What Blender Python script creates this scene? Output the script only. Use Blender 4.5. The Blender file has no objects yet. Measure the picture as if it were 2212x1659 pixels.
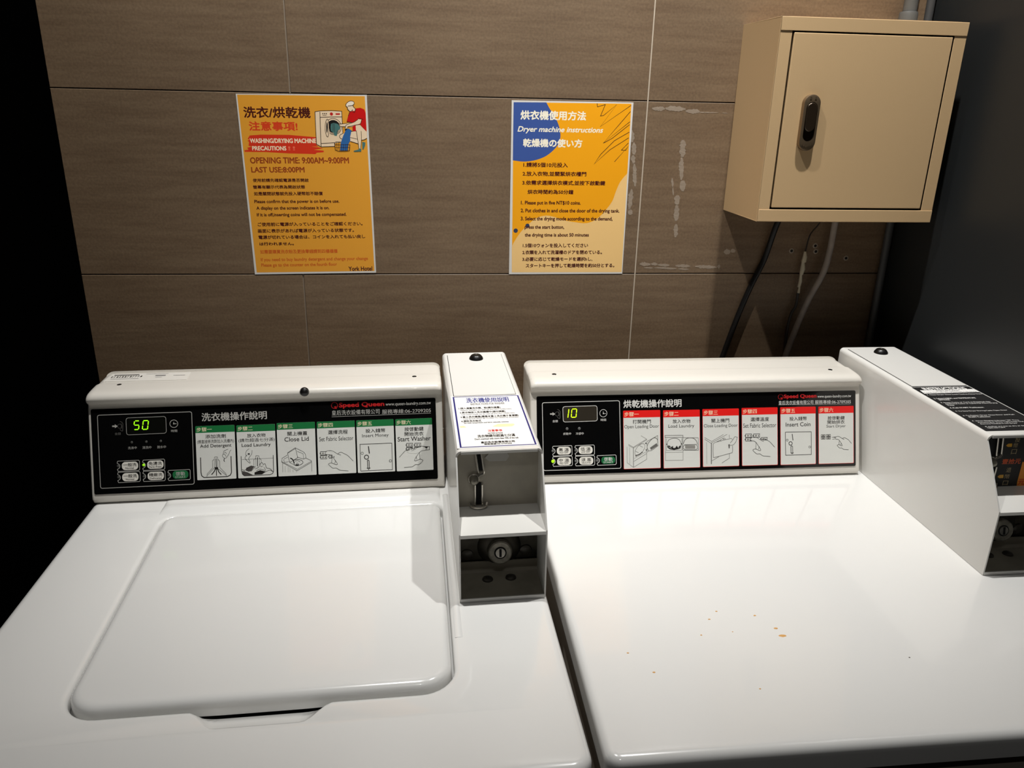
import bpy, bmesh, math, random
from math import sin, cos, pi, radians
from mathutils import Vector, Matrix
from mathutils.geometry import tessellate_polygon

random.seed(7)
SC = bpy.context.scene
COL = SC.collection

# ------------------------------------------------------------------ camera
F_PX, YAW, PITCH, ROLL = 1684.39446, -0.1137, 0.34636, 0.02174
CAM = Vector((-0.14454, -1.39183, 0.1099 + 1.3858))
def make_camera():
    fwd = Vector((-sin(YAW)*cos(PITCH), cos(YAW)*cos(PITCH), -sin(PITCH)))
    r0 = Vector((cos(YAW), sin(YAW), 0)); u0 = r0.cross(fwd)
    r = r0*cos(ROLL) + u0*sin(ROLL); u = u0*cos(ROLL) - r0*sin(ROLL); b = -fwd
    cd = bpy.data.cameras.new('camera'); co = bpy.data.objects.new('camera', cd); COL.objects.link(co)
    cd.sensor_fit = 'HORIZONTAL'; cd.sensor_width = 36.0; cd.lens = F_PX/2212*36.0; cd.clip_start = .02
    co.matrix_world = Matrix(((r.x, u.x, b.x, CAM.x), (r.y, u.y, b.y, CAM.y), (r.z, u.z, b.z, CAM.z), (0, 0, 0, 1)))
    SC.camera = co
make_camera()

# ------------------------------------------------------------------ world, exposure
W = bpy.data.worlds.new('world'); SC.world = W; W.use_nodes = True
W.node_tree.nodes['Background'].inputs[0].default_value = (1.0, .9, .8, 1)
W.node_tree.nodes['Background'].inputs[1].default_value = 0.001
SC.view_settings.view_transform = 'Standard'; SC.view_settings.look = 'None'
SC.view_settings.exposure = 0.0; SC.view_settings.gamma = 1.0; SC.view_settings.use_curve_mapping = False

CEIL = 2.65
LAMPS = [(.40, -.45, 92.0, 4, 'small round white recessed downlight in the ceiling above the dryer'), (-.22, -.45, 84.0, -2, 'small round white recessed downlight in the ceiling above the washing machine'),
         (-.05, -1.75, 10.0, 0, 'added dim fill downlight, unseen in the ceiling behind the camera')]      # x, y, watts, sideways aim in degrees; last lamp is added fill
LAMP_COL = (.985, .978, .955)

# ------------------------------------------------------------------ materials
def lin(c): return tuple((v/12.92 if v <= .04045 else ((v+.055)/1.055)**2.4) for v in c)
def hexc(r, g, b): return lin((r/255, g/255, b/255)) + (1,)
MATS = {}
def mat(name, rgb, rough=.5, metal=0, coat=0, spec=.5, emit=0, bump=None, mottling=None):
    m = bpy.data.materials.new(name); m.use_nodes = True; nt = m.node_tree; b = nt.nodes['Principled BSDF']
    c = hexc(*rgb)
    b.inputs['Base Color'].default_value = c; b.inputs['Roughness'].default_value = rough
    b.inputs['Metallic'].default_value = metal; b.inputs['Coat Weight'].default_value = coat; b.inputs['Coat Roughness'].default_value = .06
    b.inputs['Specular IOR Level'].default_value = spec
    if emit: b.inputs['Emission Color'].default_value = c; b.inputs['Emission Strength'].default_value = emit
    tc = nt.nodes.new('ShaderNodeTexCoord')
    if mottling:     # (scale, amount)
        n = nt.nodes.new('ShaderNodeTexNoise'); n.inputs['Scale'].default_value = mottling[0]; n.inputs['Detail'].default_value = 5
        nt.links.new(tc.outputs['Object'], n.inputs['Vector'])
        mx = nt.nodes.new('ShaderNodeMix'); mx.data_type = 'RGBA'; mx.blend_type = 'MULTIPLY'; mx.inputs[6].default_value = c
        rp = nt.nodes.new('ShaderNodeValToRGB'); a = mottling[1]
        rp.color_ramp.elements[0].position = .3; rp.color_ramp.elements[0].color = (1-a, 1-a, 1-a, 1)
        rp.color_ramp.elements[1].position = .7; rp.color_ramp.elements[1].color = (1, 1, 1, 1)
        nt.links.new(n.outputs['Fac'], rp.inputs[0]); nt.links.new(rp.outputs[0], mx.inputs[7]); mx.inputs[0].default_value = 1
        nt.links.new(mx.outputs[2], b.inputs['Base Color'])
    if bump:         # (scale, strength)
        n2 = nt.nodes.new('ShaderNodeTexNoise'); n2.inputs['Scale'].default_value = bump[0]; n2.inputs['Detail'].default_value = 3
        nt.links.new(tc.outputs['Object'], n2.inputs['Vector'])
        bp = nt.nodes.new('ShaderNodeBump'); bp.inputs['Strength'].default_value = bump[1]; bp.inputs['Distance'].default_value = .001
        nt.links.new(n2.outputs['Fac'], bp.inputs['Height']); nt.links.new(bp.outputs[0], b.inputs['Normal'])
    MATS[name] = m; return m

def tile_material():
    m = mat('tile', (126, 112, 99), .5); nt = m.node_tree; b = nt.nodes['Principled BSDF']
    tc = nt.nodes.new('ShaderNodeTexCoord')
    mp = nt.nodes.new('ShaderNodeMapping'); mp.inputs['Scale'].default_value = (2.2, 1, 26); nt.links.new(tc.outputs['Object'], mp.inputs[0])
    n1 = nt.nodes.new('ShaderNodeTexNoise'); n1.inputs['Scale'].default_value = 3; n1.inputs['Detail'].default_value = 8; n1.inputs['Roughness'].default_value = .65
    nt.links.new(mp.outputs[0], n1.inputs['Vector'])
    n2 = nt.nodes.new('ShaderNodeTexNoise'); n2.inputs['Scale'].default_value = 260; n2.inputs['Detail'].default_value = 4
    nt.links.new(tc.outputs['Object'], n2.inputs['Vector'])
    n3 = nt.nodes.new('ShaderNodeTexNoise'); n3.inputs['Scale'].default_value = 4; nt.links.new(tc.outputs['Object'], n3.inputs['Vector'])
    r1 = nt.nodes.new('ShaderNodeValToRGB'); e = r1.color_ramp.elements
    e[0].position = .3; e[0].color = hexc(100, 80, 60); e[1].position = .62; e[1].color = hexc(116, 96, 74)
    nt.links.new(n1.outputs['Fac'], r1.inputs[0])
    mx = nt.nodes.new('ShaderNodeMix'); mx.data_type = 'RGBA'; mx.blend_type = 'OVERLAY'; mx.inputs[0].default_value = .35
    nt.links.new(r1.outputs[0], mx.inputs[6]); nt.links.new(n2.outputs['Fac'], mx.inputs[7])
    mx2 = nt.nodes.new('ShaderNodeMix'); mx2.data_type = 'RGBA'; mx2.blend_type = 'OVERLAY'; mx2.inputs[0].default_value = .2
    nt.links.new(mx.outputs[2], mx2.inputs[6]); nt.links.new(n3.outputs['Fac'], mx2.inputs[7])
    nt.links.new(mx2.outputs[2], b.inputs['Base Color'])
    bp = nt.nodes.new('ShaderNodeBump'); bp.inputs['Strength'].default_value = .25; bp.inputs['Distance'].default_value = .0006
    nt.links.new(n2.outputs['Fac'], bp.inputs['Height']); nt.links.new(bp.outputs[0], b.inputs['Normal'])
tile_material()
mat('grout_dark', (38, 30, 24), .9); mat('grout_pale', (178, 164, 146), .9); mat('grout_light', (134, 120, 104), .9)
mat('residue', (140, 125, 108), .7, bump=(90, .6)); mat('plaster', (150, 140, 126), .9); mat('hole', (6, 5, 4), .9)
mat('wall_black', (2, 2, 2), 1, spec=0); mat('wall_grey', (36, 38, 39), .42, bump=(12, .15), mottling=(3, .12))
mat('floor_tile', (58, 52, 46), .5, mottling=(5, .3)); mat('ceiling_paint', (46, 43, 40), .9)
mat('enamel', (231, 230, 227), .2, coat=.6, spec=.5); mat('enamel_grey', (176, 174, 168), .35)
mat('cabinet_front', (170, 160, 147), .4); mat('plastic_white', (215, 210, 201), .3, coat=.25)
mat('steel_white', (224, 222, 217), .3, coat=.3); mat('inner_grey', (172, 165, 150), .5, mottling=(25, .25))
mat('floor_grey', (138, 132, 118), .5, mottling=(30, .3)); mat('dark_metal', (70, 66, 58), .45, metal=.8, mottling=(60, .5)); mat('chrome', (205, 200, 190), .2, metal=.8); mat('worn_metal', (150, 145, 132), .42, metal=.5, mottling=(150, .45))
mat('black_void', (3, 3, 3), .9); mat('rubber', (14, 13, 13), .35); mat('brown_bolt', (70, 66, 60), .35, metal=.6)
mat('beige', (203, 171, 128), .42, bump=(500, .06)); mat('gap_shade', (10, 6, 4), .9)
mat('latch_metal', (140, 120, 95), .3, metal=.75); mat('latch_dark', (62, 50, 38), .3, metal=.6)
mat('cable_black', (10, 9, 9), .4); mat('conduit', (158, 148, 140), .6, mottling=(40, .3)); mat('crimp', (190, 182, 160), .5); mat('wire_dark', (40, 36, 32), .5)
mat('pvc', (92, 92, 90), .45, mottling=(30, .2)); mat('pvc_dark', (66, 66, 66), .5)
mat('panel_black', (9, 9, 9), .12, coat=.4); mat('paper', (214, 210, 204), .35)
mat('stain_orange', (214, 160, 88), .5); mat('stain_dark', (80, 72, 64), .6)
mat('label_pale', (220, 216, 208), .35); mat('lamp_trim', (225, 222, 215), .4); mat('lamp_lens', (255, 238, 214), .4, emit=8)
INK = dict(orange=(226, 156, 48), orange2=(240, 162, 14), brown=(74, 22, 14), redtxt=(214, 62, 28), brush=(214, 52, 26), cream=(246, 226, 190), pinkred=(240, 110, 80),
    rust=(150, 64, 22), rustlt=(206, 96, 28), cream2=(236, 210, 176), white2=(240, 226, 206), ink=(48, 28, 18), inkdk=(26, 22, 20), reddk=(190, 34, 30), teal=(72, 116, 112), red=(200, 16, 14), blue=(46, 100, 160),
    blob=(58, 84, 150), sand=(238, 196, 128), dot=(48, 58, 84), pale=(244, 236, 214),
    linegr=(172, 170, 164), linedim=(96, 94, 90), linegr2=(212, 210, 205), brandred=(176, 22, 24), displayblk=(7, 8, 5), displaybr=(40, 34, 24), pill=(226, 222, 212), ink2=(24, 22, 20), startgreen=(24, 104, 58),
    leddim=(66, 66, 62), ledgray=(92, 92, 90), green=(20, 110, 56), cardred=(226, 22, 18), cardw=(214, 214, 208), gray2=(140, 138, 132), gray3=(104, 102, 98), graydk=(70, 66, 64),
    labelwhite=(240, 238, 234), navy=(34, 34, 110), navy2=(52, 60, 130), grayt=(118, 116, 116), redtxt2=(206, 40, 30), stainyel=(238, 222, 176), labelblk=(10, 9, 9), arrowyel=(222, 164, 30), goldtxt=(170, 150, 110), orangetxt=(216, 84, 24), orangelbl=(226, 142, 30))
for k, c in INK.items(): mat('ink_'+k, c, .32 if k == 'displayblk' else .42 if k != 'labelblk' else .6)
for k, c, e in (('ledgreen', (150, 240, 20), 1.0), ('ledyel', (195, 235, 20), .9), ('ledgreen2', (150, 220, 30), .4), ('ledyel2', (165, 225, 10), .5)): mat('ink_'+k, c, .4, emit=e)

# ------------------------------------------------------------------ mesh building
class MB:
    def __init__(s): s.v = []; s.f = []; s.m = []; s.s = []
    def add(s, vs, fs, m, smooth=False):
        o = len(s.v); s.v += [tuple(v) for v in vs]
        for f in fs: s.f.append(tuple(o+i for i in f)); s.m.append(m); s.s.append(smooth)
    def box(s, x0, x1, y0, y1, z0, z1, m):
        s.add([(x, y, z) for x in (x0, x1) for y in (y0, y1) for z in (z0, z1)],
              [(0, 1, 3, 2), (4, 6, 7, 5), (0, 4, 5, 1), (2, 3, 7, 6), (0, 2, 6, 4), (1, 5, 7, 3)], m)
    def loft(s, rings, m, closed=True, cap0=False, cap1=False, smooth=True):
        n = len(rings[0]); vs = [p for r in rings for p in r]; fs = []
        for i in range(len(rings)-1):
            for j in range(n if closed else n-1):
                k = (j+1) % n; fs.append((i*n+j, i*n+k, (i+1)*n+k, (i+1)*n+j))
        s.add(vs, fs, m, smooth)
        for flag, r in ((cap0, rings[0]), (cap1, rings[-1])):
            if flag: s.poly(r, m)
    def poly(s, pts, m):
        t = tessellate_polygon([[Vector(p) for p in pts]]); s.add(pts, [tuple(x) for x in t], m)
    def prism(s, prof, axis, a, b, m):      # prof in the two other axes, in order
        def P(t, q):
            return {'x': (t, q[0], q[1]), 'y': (q[0], t, q[1]), 'z': (q[0], q[1], t)}[axis]
        r0 = [P(a, q) for q in prof]; r1 = [P(b, q) for q in prof]
        s.loft([r0, r1], m, True, True, True, False)
    def tube(s, path, r, m, n=12, cap=True):
        path = [Vector(p) for p in path]; rings = []; up = Vector((.13, .97, .2)).normalized()
        for i, p in enumerate(path):
            d = (path[min(i+1, len(path)-1)]-path[max(i-1, 0)]).normalized()
            u = d.cross(up).normalized(); w = d.cross(u); rr = r[i] if isinstance(r, (list, tuple)) else r
            rings.append([tuple(p+(u*cos(2*pi*j/n)+w*sin(2*pi*j/n))*rr) for j in range(n)])
        s.loft(rings, m, True, cap, cap)
    def lathe(s, c, ax, prof, m, n=28, smooth=True):   # prof: (radius, height along ax)
        ax = Vector(ax).normalized(); u = ax.orthogonal().normalized(); w = ax.cross(u); c = Vector(c)
        rings = [[tuple(c+ax*h+(u*cos(2*pi*j/n)+w*sin(2*pi*j/n))*r) for j in range(n)] for r, h in prof]
        s.loft(rings, m, True, True, True, smooth)
    def build(s, name, parent=None, bevel=0, seg=3, angle=30):
        me = bpy.data.meshes.new(name); me.from_pydata(s.v, [], s.f)
        order = []
        for x in s.m:
            if x not in order: order.append(x)
        for x in order: me.materials.append(MATS[x])
        me.polygons.foreach_set('material_index', [order.index(x) for x in s.m])
        bm = bmesh.new(); bm.from_mesh(me); bmesh.ops.remove_doubles(bm, verts=bm.verts, dist=2e-6) if bevel or any(s.s) else None
        if bevel or any(s.s): bmesh.ops.recalc_face_normals(bm, faces=bm.faces)
        bm.to_mesh(me); bm.free()
        ob = bpy.data.objects.new(name, me); COL.objects.link(ob)
        if bevel:
            md = ob.modifiers.new('bevel', 'BEVEL'); md.width = bevel; md.segments = seg; md.limit_method = 'ANGLE'; md.angle_limit = radians(35)
        if bevel or any(s.s):
            me.polygons.foreach_set('use_smooth', [True]*len(me.polygons))
            me.set_sharp_from_angle(angle=radians(angle))
            if bevel:
                wn = ob.modifiers.new('normals', 'WEIGHTED_NORMAL'); wn.keep_sharp = True; wn.weight = 80
        if parent: ob.parent = parent
        return ob

def empty(name, loc, label, cat, rot=(0, 0, 0), group=None):
    o = bpy.data.objects.new(name, None); COL.objects.link(o); o.location = loc; o.rotation_euler = rot; o.empty_display_size = .05
    tag(o, label, cat, group); return o
def tag(o, label, cat, group=None):
    o['label'] = label; o['category'] = cat
    if group: o['group'] = group
    return o
def struct(o): o['kind'] = 'structure'; return o

def rounded(pts, rad, n=6):      # polygon with its corners rounded; rad single or per corner
    out = []; N = len(pts)
    for i in range(N):
        p = Vector(pts[i]).to_2d(); a = (Vector(pts[i-1]).to_2d()-p); b = (Vector(pts[(i+1) % N]).to_2d()-p)
        r = rad[i] if isinstance(rad, (list, tuple)) else rad
        if r <= 0: out.append(tuple(p)); continue
        a.normalize(); b.normalize(); ang = math.acos(max(-1, min(1, a.dot(b)))); d = r/math.tan(ang/2)
        c = p+(a+b).normalized()*(r/sin(ang/2)); s = p+a*d-c; e = p+b*d-c
        a0 = math.atan2(s.y, s.x); a1 = math.atan2(e.y, e.x); da = (a1-a0+pi) % (2*pi)-pi
        out += [(c.x+r*cos(a0+da*k/n), c.y+r*sin(a0+da*k/n)) for k in range(n+1)]
    return out
def offset(poly, d):             # outward offset of a counter-clockwise outline
    out = []; N = len(poly)
    for i in range(N):
        p = Vector(poly[i]); a = Vector(poly[i-1]); b = Vector(poly[(i+1) % N])
        e1 = (p-a); e2 = (b-p)
        e1 = e1.normalized() if e1.length > 1e-9 else e2.normalized(); e2 = e2.normalized() if e2.length > 1e-9 else e1
        n = Vector((e1.y+e2.y, -(e1.x+e2.x)))
        n = n.normalized() if n.length > 1e-9 else Vector((e1.y, -e1.x))
        k = max(.5, n.dot(Vector((e1.y, -e1.x)))); out.append(tuple(p+n*(d/k)))
    return out
def densify(poly, step):
    out = []; N = len(poly)
    for i in range(N):
        a = Vector(poly[i]); b = Vector(poly[(i+1) % N]); k = max(1, int((b-a).length/step))
        out += [tuple(a.lerp(b, j/k)) for j in range(k)]
    return out

DATA = {
 'p1': {
  'print': [
   ('P','orange',[-102.92,147.24,101.66,146.42,102.34,-145.26,-101.43,-145.11]),
   ('T','洗衣/烘乾機',-95.38,111.87,11.26,128.71,'brown',5,0),
   ('T','注意事項!',-89.04,91.71,-11.48,105.69,'redtxt',5,0),
   ('P','brush',[-89.63,83.96,-71.06,85.29,-26.62,85.07,17.88,81.56,17.84,68.75,20.49,66.56,9.21,66.54,22.26,65.09,27.81,63.62,12.57,61.39,29.04,59.94,28.29,57.35,16.91,56.6,14.85,54.38,-29.23,55.45,-66.37,57.62,-100.12,57.95,-100.98,60.32,-93.85,61.25,-95.72,64.53,-87.76,66.37,-93.18,67.63,-91.59,74.0,-94.2,75.44,-90.29,77.63,-93.51,78.53]),
   ('T','WASHING/DRYING MACHINE',-89.98,72.23,17.08,79.13,'cream',4,0),
   ('T','PRECAUTIONS',-87.51,60.39,-32.6,66.96,'cream',4,0),
   ('T','!!',-29.08,60.7,-18.03,66.57,'pinkred',3,0),
   ('T','OPENING TIME: 9:00AM~9:00PM',-92.87,39.39,69.16,48.98,'rust',4,0),
   ('T','LAST USE:8:00PM',-92.58,24.77,-5.66,33.32,'rust',4,0),
   ('T','使用前請先確認電源是否開啟',-91.9,8.99,0.14,14.62,'brown',3,0),
   ('T','螢幕有顯示代表為開啟狀態',-92.66,-2.14,-7.05,3.51,'brown',3,0),
   ('T','如是關閉狀態就先投入硬幣恕不賠償',-92.28,-13.32,21.77,-7.25,'brown',3,0),
   ('T','Please confirm that the power is on before use.',-92.95,-27.46,48.77,-20.58,'brown',3,0),
   ('T','A display on the screen indicates it is on.',-90.65,-38.5,31.16,-31.59,'brown',3,0),
   ('T','If it is off,inserting coins will not be compensated.',-91.0,-49.75,59.53,-42.8,'brown',3,0),
   ('T','ご使用前に電源が入っていることをご確認ください。',-91.4,-64.9,85.99,-58.68,'brown',3,0),
   ('T','画面に表示があれば電源が入っている状態です。',-92.14,-76.05,70.58,-69.79,'brown',3,0),
   ('T','電源が切れている場合は、コインを入れても払い戻し',-92.1,-87.02,89.28,-80.73,'brown',3,0),
   ('T','は行われません。',-91.73,-98.01,-33.78,-92.47,'brown',4,0),
   ('T','如需要購買洗衣粉及更換零錢請到四樓櫃檯',-91.92,-112.4,40.07,-105.63,'rustlt',2,0),
   ('T','If you need to buy laundry detergent and change your change',-92.19,-127.04,91.85,-119.82,'rustlt',2,0),
   ('T','Please go to the counter on the fourth floor',-92.4,-136.61,37.48,-129.36,'rustlt',2,0),
   ('T','York Hotel',57.48,-144.48,98.56,-137.11,'brown',3,0),
  ],
  'illustration': [
   ('P','cream2',[19.02,121.68,27.48,122.95,62.73,122.86,62.37,102.88,62.32,87.37,62.79,74.87,48.07,71.71,47.77,67.31,25.11,65.7,18.3,69.14]),
   ('L','ink',1.01,0,0,[19.02,121.68,27.48,122.95,45.92,123.55,62.72,122.68,62.46,104.12,62.33,90.48,62.6,86.75]),
   ('L','ink',1.01,0,0,[19.02,121.68,18.51,105.14,17.75,70.39,25.13,66.01,47.73,66.81]),
   ('L','ink',1.01,0,0,[27.07,121.73,26.28,102.72,25.38,77.91,25.13,66.01]),
   ('L','ink',1.02,0,0,[27.04,112.86,45.22,113.57,62.14,113.85]),
   ('L','ink',1.03,0,0,[25.54,71.53,47.49,72.65]),
   ('P','ink',[30.91,119.61,32.43,119.62,32.29,117.79,30.77,117.78]),
   ('P','ink',[33.76,119.63,35.29,119.64,35.15,117.8,33.63,117.8]),
   ('P','ink',[36.62,119.65,38.15,119.66,38.01,117.82,36.49,117.81]),
   ('P','ink',[30.93,116.56,37.48,116.59,37.42,115.8,30.87,115.76]),
   ('C','reddk',45.68,118.29,2.55),
   ('P','reddk',[51.93,118.51,53.27,119.44,59.0,119.47,60.08,118.38,58.85,117.14,53.1,116.99]),
   ('C','cream2',47.67,98.49,13.13),
   ('O','ink',47.67,98.49,12.81,0.9),
   ('C','cream2',47.63,97.87,10.89),
   ('O','ink',47.63,97.87,10.63,0.77),
   ('C','inkdk',47.35,98.49,10.12),
   ('P','cream2',[40.17,105.25,40.76,86.68,43.24,85.44,41.27,84.81,37.18,90.39]),
   ('P','teal',[43.82,102.8,48.4,104.36,54.69,102.85,57.92,98.53,58.32,94.82,54.62,92.32,52.1,83.6,48.27,83.9,47.03,89.19,43.04,91.66,42.83,97.85]),
   ('L','ink',0.64,0,1,[46.7,102.81,46.91,96.63,46.22,91.36]),
   ('L','ink',0.64,0,1,[48.66,103.44,49.15,96.64,48.35,89.81]),
   ('L','ink',0.64,0,0,[53.98,92.32,52.4,87.96]),
   ('P','cream2',[37.97,110.16,39.93,106.48,40.06,96.6,38.43,85.43,36.9,82.0,34.86,84.79,33.7,93.48,34.97,103.99]),
   ('L','ink',0.83,1,1,[37.97,110.16,39.93,106.48,40.06,96.6,38.43,85.43,36.9,82.0,34.86,84.79,33.7,93.48,34.97,103.99]),
   ('P','inkdk',[37.68,106.16,38.46,102.77,38.27,96.6,37.31,90.39,36.19,87.28,35.48,91.63,35.76,99.06,36.63,104.0]),
   ('P','cream2',[58.45,101.63,70.75,103.54,77.88,104.81,78.86,99.86,67.22,98.57,58.92,99.16]),
   ('L','ink',0.83,0,0,[55.97,102.85,63.66,102.89,70.77,103.85]),
   ('L','ink',0.83,0,0,[58.24,98.53,67.21,98.45]),
   ('P','cream2',[82.72,99.88,90.55,101.77,101.53,90.62,101.62,80.62,96.91,77.47,91.69,76.83,85.3,78.38,75.13,81.17,60.78,78.63,57.08,81.12,57.01,84.86,62.0,87.37,75.68,89.91,82.88,91.8]),
   ('P','cream2',[73.2,81.16,85.3,78.38,86.82,71.16,73.47,75.21]),
   ('P','cream2',[83.97,99.26,91.34,93.08,92.21,76.83,90.56,62.97,87.35,63.59,86.39,74.93,84.87,87.45]),
   ('L','ink',0.84,0,1,[62.66,87.68,58.02,85.49,56.69,82.99,57.66,80.18,60.78,78.63]),
   ('L','ink',0.84,0,0,[73.84,81.17,85.32,78.69]),
   ('L','ink',0.84,0,0,[74.1,75.03,86.82,71.16]),
   ('L','ink',0.84,0,0,[75.75,91.15,82.21,91.49,84.47,91.5]),
   ('L','ink',0.84,0,1,[84.53,92.43,85.79,81.2,86.78,70.53,87.31,62.96]),
   ('L','ink',0.84,0,1,[92.54,91.53,92.28,78.08,90.27,63.6]),
   ('L','ink',0.84,0,1,[92.35,77.14,96.93,77.78,101.61,80.31]),
   ('P','red',[86.29,127.29,93.38,128.25,99.64,125.84,101.57,120.33,101.4,90.62,91.84,101.78,84.05,100.5,84.15,91.5,78.99,91.48,78.79,98.62,77.92,105.43,69.62,106.0,72.77,115.26,75.72,121.41]),
   ('P','cream2',[88.49,110.42,94.24,109.83,91.95,103.64,77.5,98.62,70.39,97.97,68.91,94.86,66.22,92.98,67.22,98.57,69.99,101.68,81.77,105.44]),
   ('L','ink',0.83,0,1,[88.47,110.11,81.79,105.75,69.99,101.68,67.35,98.57,66.26,93.61]),
   ('L','ink',0.84,0,1,[94.2,109.21,91.91,103.02,82.78,100.81,70.4,98.09]),
   ('L','ink',0.83,0,0,[88.89,111.65,97.47,110.15]),
   ('L','ink',0.83,0,0,[69.96,106.31,77.9,105.12]),
   ('L','ink',0.83,0,0,[75.72,121.41,72.77,115.26]),
   ('P','blue',[69.57,95.17,72.16,95.49,76.8,92.4,73.88,81.79,73.85,76.16,70.63,71.13,68.65,60.41,55.7,60.39,57.79,72.35,62.4,83.63,66.78,91.74]),
   ('L','inkdk',1.93,0,0,[66.22,92.98,69.57,95.17]),
   ('P','cream2',[71.87,131.16,73.3,133.6,81.58,133.66,82.63,130.01,85.04,127.58,84.14,123.3,80.3,123.27,77.03,122.03,75.53,123.55,72.47,125.67,72.95,128.12]),
   ('P','white2',[69.96,131.14,71.46,134.81,75.47,137.87,79.98,138.82,83.39,137.32,83.53,134.28,81.5,132.44,73.78,131.17,71.11,129.32]),
   ('L','ink',0.83,0,1,[71.77,129.63,69.87,131.75,71.48,135.11,75.48,137.99,79.98,138.82,83.39,137.32,83.65,134.28,81.51,132.56]),
   ('L','ink',0.83,0,0,[71.79,129.94,72.78,127.5,72.3,125.97,74.01,124.76,75.47,122.63,77.69,122.34,81.07,125.42]),
   ('L','ink',1.02,0,0,[73.12,130.86,76.96,131.19,81.48,132.14,81.99,130.01,85.0,126.97,85.56,125.75,83.35,120.84]),
   ('L','ink',0.64,0,0,[80.38,124.5,81.15,121.44,83.35,120.84]),
   ('P','teal',[93.49,74.32,98.63,73.39,98.04,68.66,94.73,62.02,93.16,62.97]),
   ('P','teal',[78.35,59.79,86.93,62.01,87.37,63.91,91.41,62.97,90.96,58.66,78.91,58.39]),
   ('L','ink',0.58,0,0,[48.18,73.27,47.9,65.42,47.89,59.75]),
   ('L','ink',0.58,0,0,[51.4,73.28,51.12,65.43,51.13,59.75]),
   ('L','ink',0.58,0,0,[54.62,73.29,54.35,65.43,54.36,59.76]),
   ('L','ink',0.58,0,0,[58.31,70.47,58.23,65.44,57.21,59.76]),
   ('L','ink',0.58,0,0,[62.18,70.48,62.11,65.45,61.09,59.77]),
   ('L','ink',0.58,0,0,[66.06,70.49,66.0,65.45,64.98,59.77]),
   ('L','ink',0.58,0,0,[69.29,70.49,69.23,65.46,68.22,59.77]),
   ('L','ink',0.58,0,0,[72.66,70.5,72.6,65.46,71.6,59.78]),
   ('L','ink',0.58,0,0,[47.62,69.82,55.02,69.52,64.71,69.54,72.81,69.87]),
   ('L','ink',0.58,0,0,[47.31,65.42,54.72,65.12,64.42,65.13,72.54,65.46]),
   ('L','ink',0.77,0,0,[47.47,72.33,48.02,61.64,53.02,59.12,64.03,59.01,71.23,60.09,73.01,69.87]),
   ('L','ink',0.64,0,0,[47.47,72.33,50.18,74.22,57.9,74.11]),
  ],
 },
 'p2': {
  'print': [
   ('P','orange2',[-101.77,145.38,101.45,146.29,103.57,-145.49,-99.87,-144.94]),
   ('P','blob',[-101.77,145.38,-45.95,145.98,-38.68,134.38,-28.29,119.78,-21.78,104.99,-19.68,91.9,-21.84,80.56,-30.43,69.08,-44.1,58.45,-61.93,51.58,-81.87,48.9,-101.46,50.81]),
   ('P','sand',[-100.66,-99.24,-97.3,-91.04,-85.29,-72.69,-71.22,-58.5,-57.13,-47.4,-40.81,-43.33,-26.33,-45.3,-11.67,-50.31,9.23,-54.31,34.32,-56.29,52.68,-48.13,66.48,-33.94,78.01,-17.82,83.24,-1.84,90.37,16.01,102.19,30.84,103.57,-145.49,-99.87,-144.94]),
   ('L','ink',0.99,0,0,[41.54,145.82,42.64,140.32,55.97,144.23,48.66,125.6,54.01,126.61,75.92,144.56,49.24,108.24,101.03,143.69]),
   ('L','ink',1.01,0,0,[100.72,133.86,83.93,113.99,56.23,81.51,100.89,117.05]),
   ('L','ink',1.01,0,0,[100.62,112.36,71.36,89.3,56.25,81.13]),
   ('L','ink',1.02,0,0,[100.71,90.62,68.47,70.2,41.76,45.87,52.66,62.36,75.65,85.55,101.07,100.11]),
   ('L','ink',1.02,0,0,[100.7,82.05,88.88,69.86,96.66,69.56,100.69,76.32,77.89,50.09]),
   ('C','dot',-94.19,-69.86,3.9),
   ('C','dot',-73.21,-61.13,3.7),
   ('T','烘衣機使用方法',-89.07,118.09,23.07,132.43,'pale',5,0),
   ('T','Dryer machine instructions',-93.87,95.7,54.4,106.86,'pale',3,0.25),
   ('T','乾燥機の使い方',-83.96,73.56,18.72,86.73,'pale',5,0),
   ('T','1.請將5個10元投入',-82.75,39.87,-4.88,47.54,'brown',3,0),
   ('T','2.放入衣物,並關緊烘衣槽門',-83.81,24.73,28.56,32.45,'brown',3,0),
   ('T','3.依需求選擇烘衣模式,並按下啟動鍵',-83.88,9.43,63.25,17.22,'brown',3,0),
   ('T','烘衣時間約為50分鐘',-74.23,-5.87,6.9,1.59,'brown',3,0),
   ('T','1. Please put in five NT$10 coins.',-85.55,-25.68,20.97,-17.76,'brown',3,0),
   ('T','2. Put clothes in and close the door of the drying tank.',-85.66,-39.35,92.03,-31.37,'brown',3,0),
   ('T','3. Select the drying mode according to the demand,',-85.36,-53.49,80.36,-45.46,'brown',3,0),
   ('T','press the start button,',-78.07,-68.17,-6.97,-60.49,'brown',3,0),
   ('T','the drying time is about 50 minutes',-77.54,-82.14,38.58,-74.4,'brown',3,0),
   ('T','1.5個10ウォンを投入してください',-80.65,-99.74,38.02,-92.75,'brown',3,0),
   ('T','2.衣類を入れて洗濯槽のドアを閉めている。',-81.2,-112.2,64.5,-105.18,'brown',3,0),
   ('T','3.必要に応じて乾燥モードを選択hし,',-80.93,-124.71,47.15,-117.64,'brown',3,0),
   ('T','スタートキーを押して乾燥時間を約50分とする。',-74.61,-136.45,89.0,-129.33,'brown',3,0),
  ],
 },
 'w': {
  'panel': [
   ('L','linegr',0.92,1,0,[9.24,117.48,9.95,119.23,11.61,119.99,143.23,120.35,144.93,119.6,145.65,117.82,145.22,11.78,144.49,9.99,142.78,9.22,11.52,9.1,9.86,9.86,9.15,11.62]),
   ('O','linegr',118.94,103.01,5.78,0.81),
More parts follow.
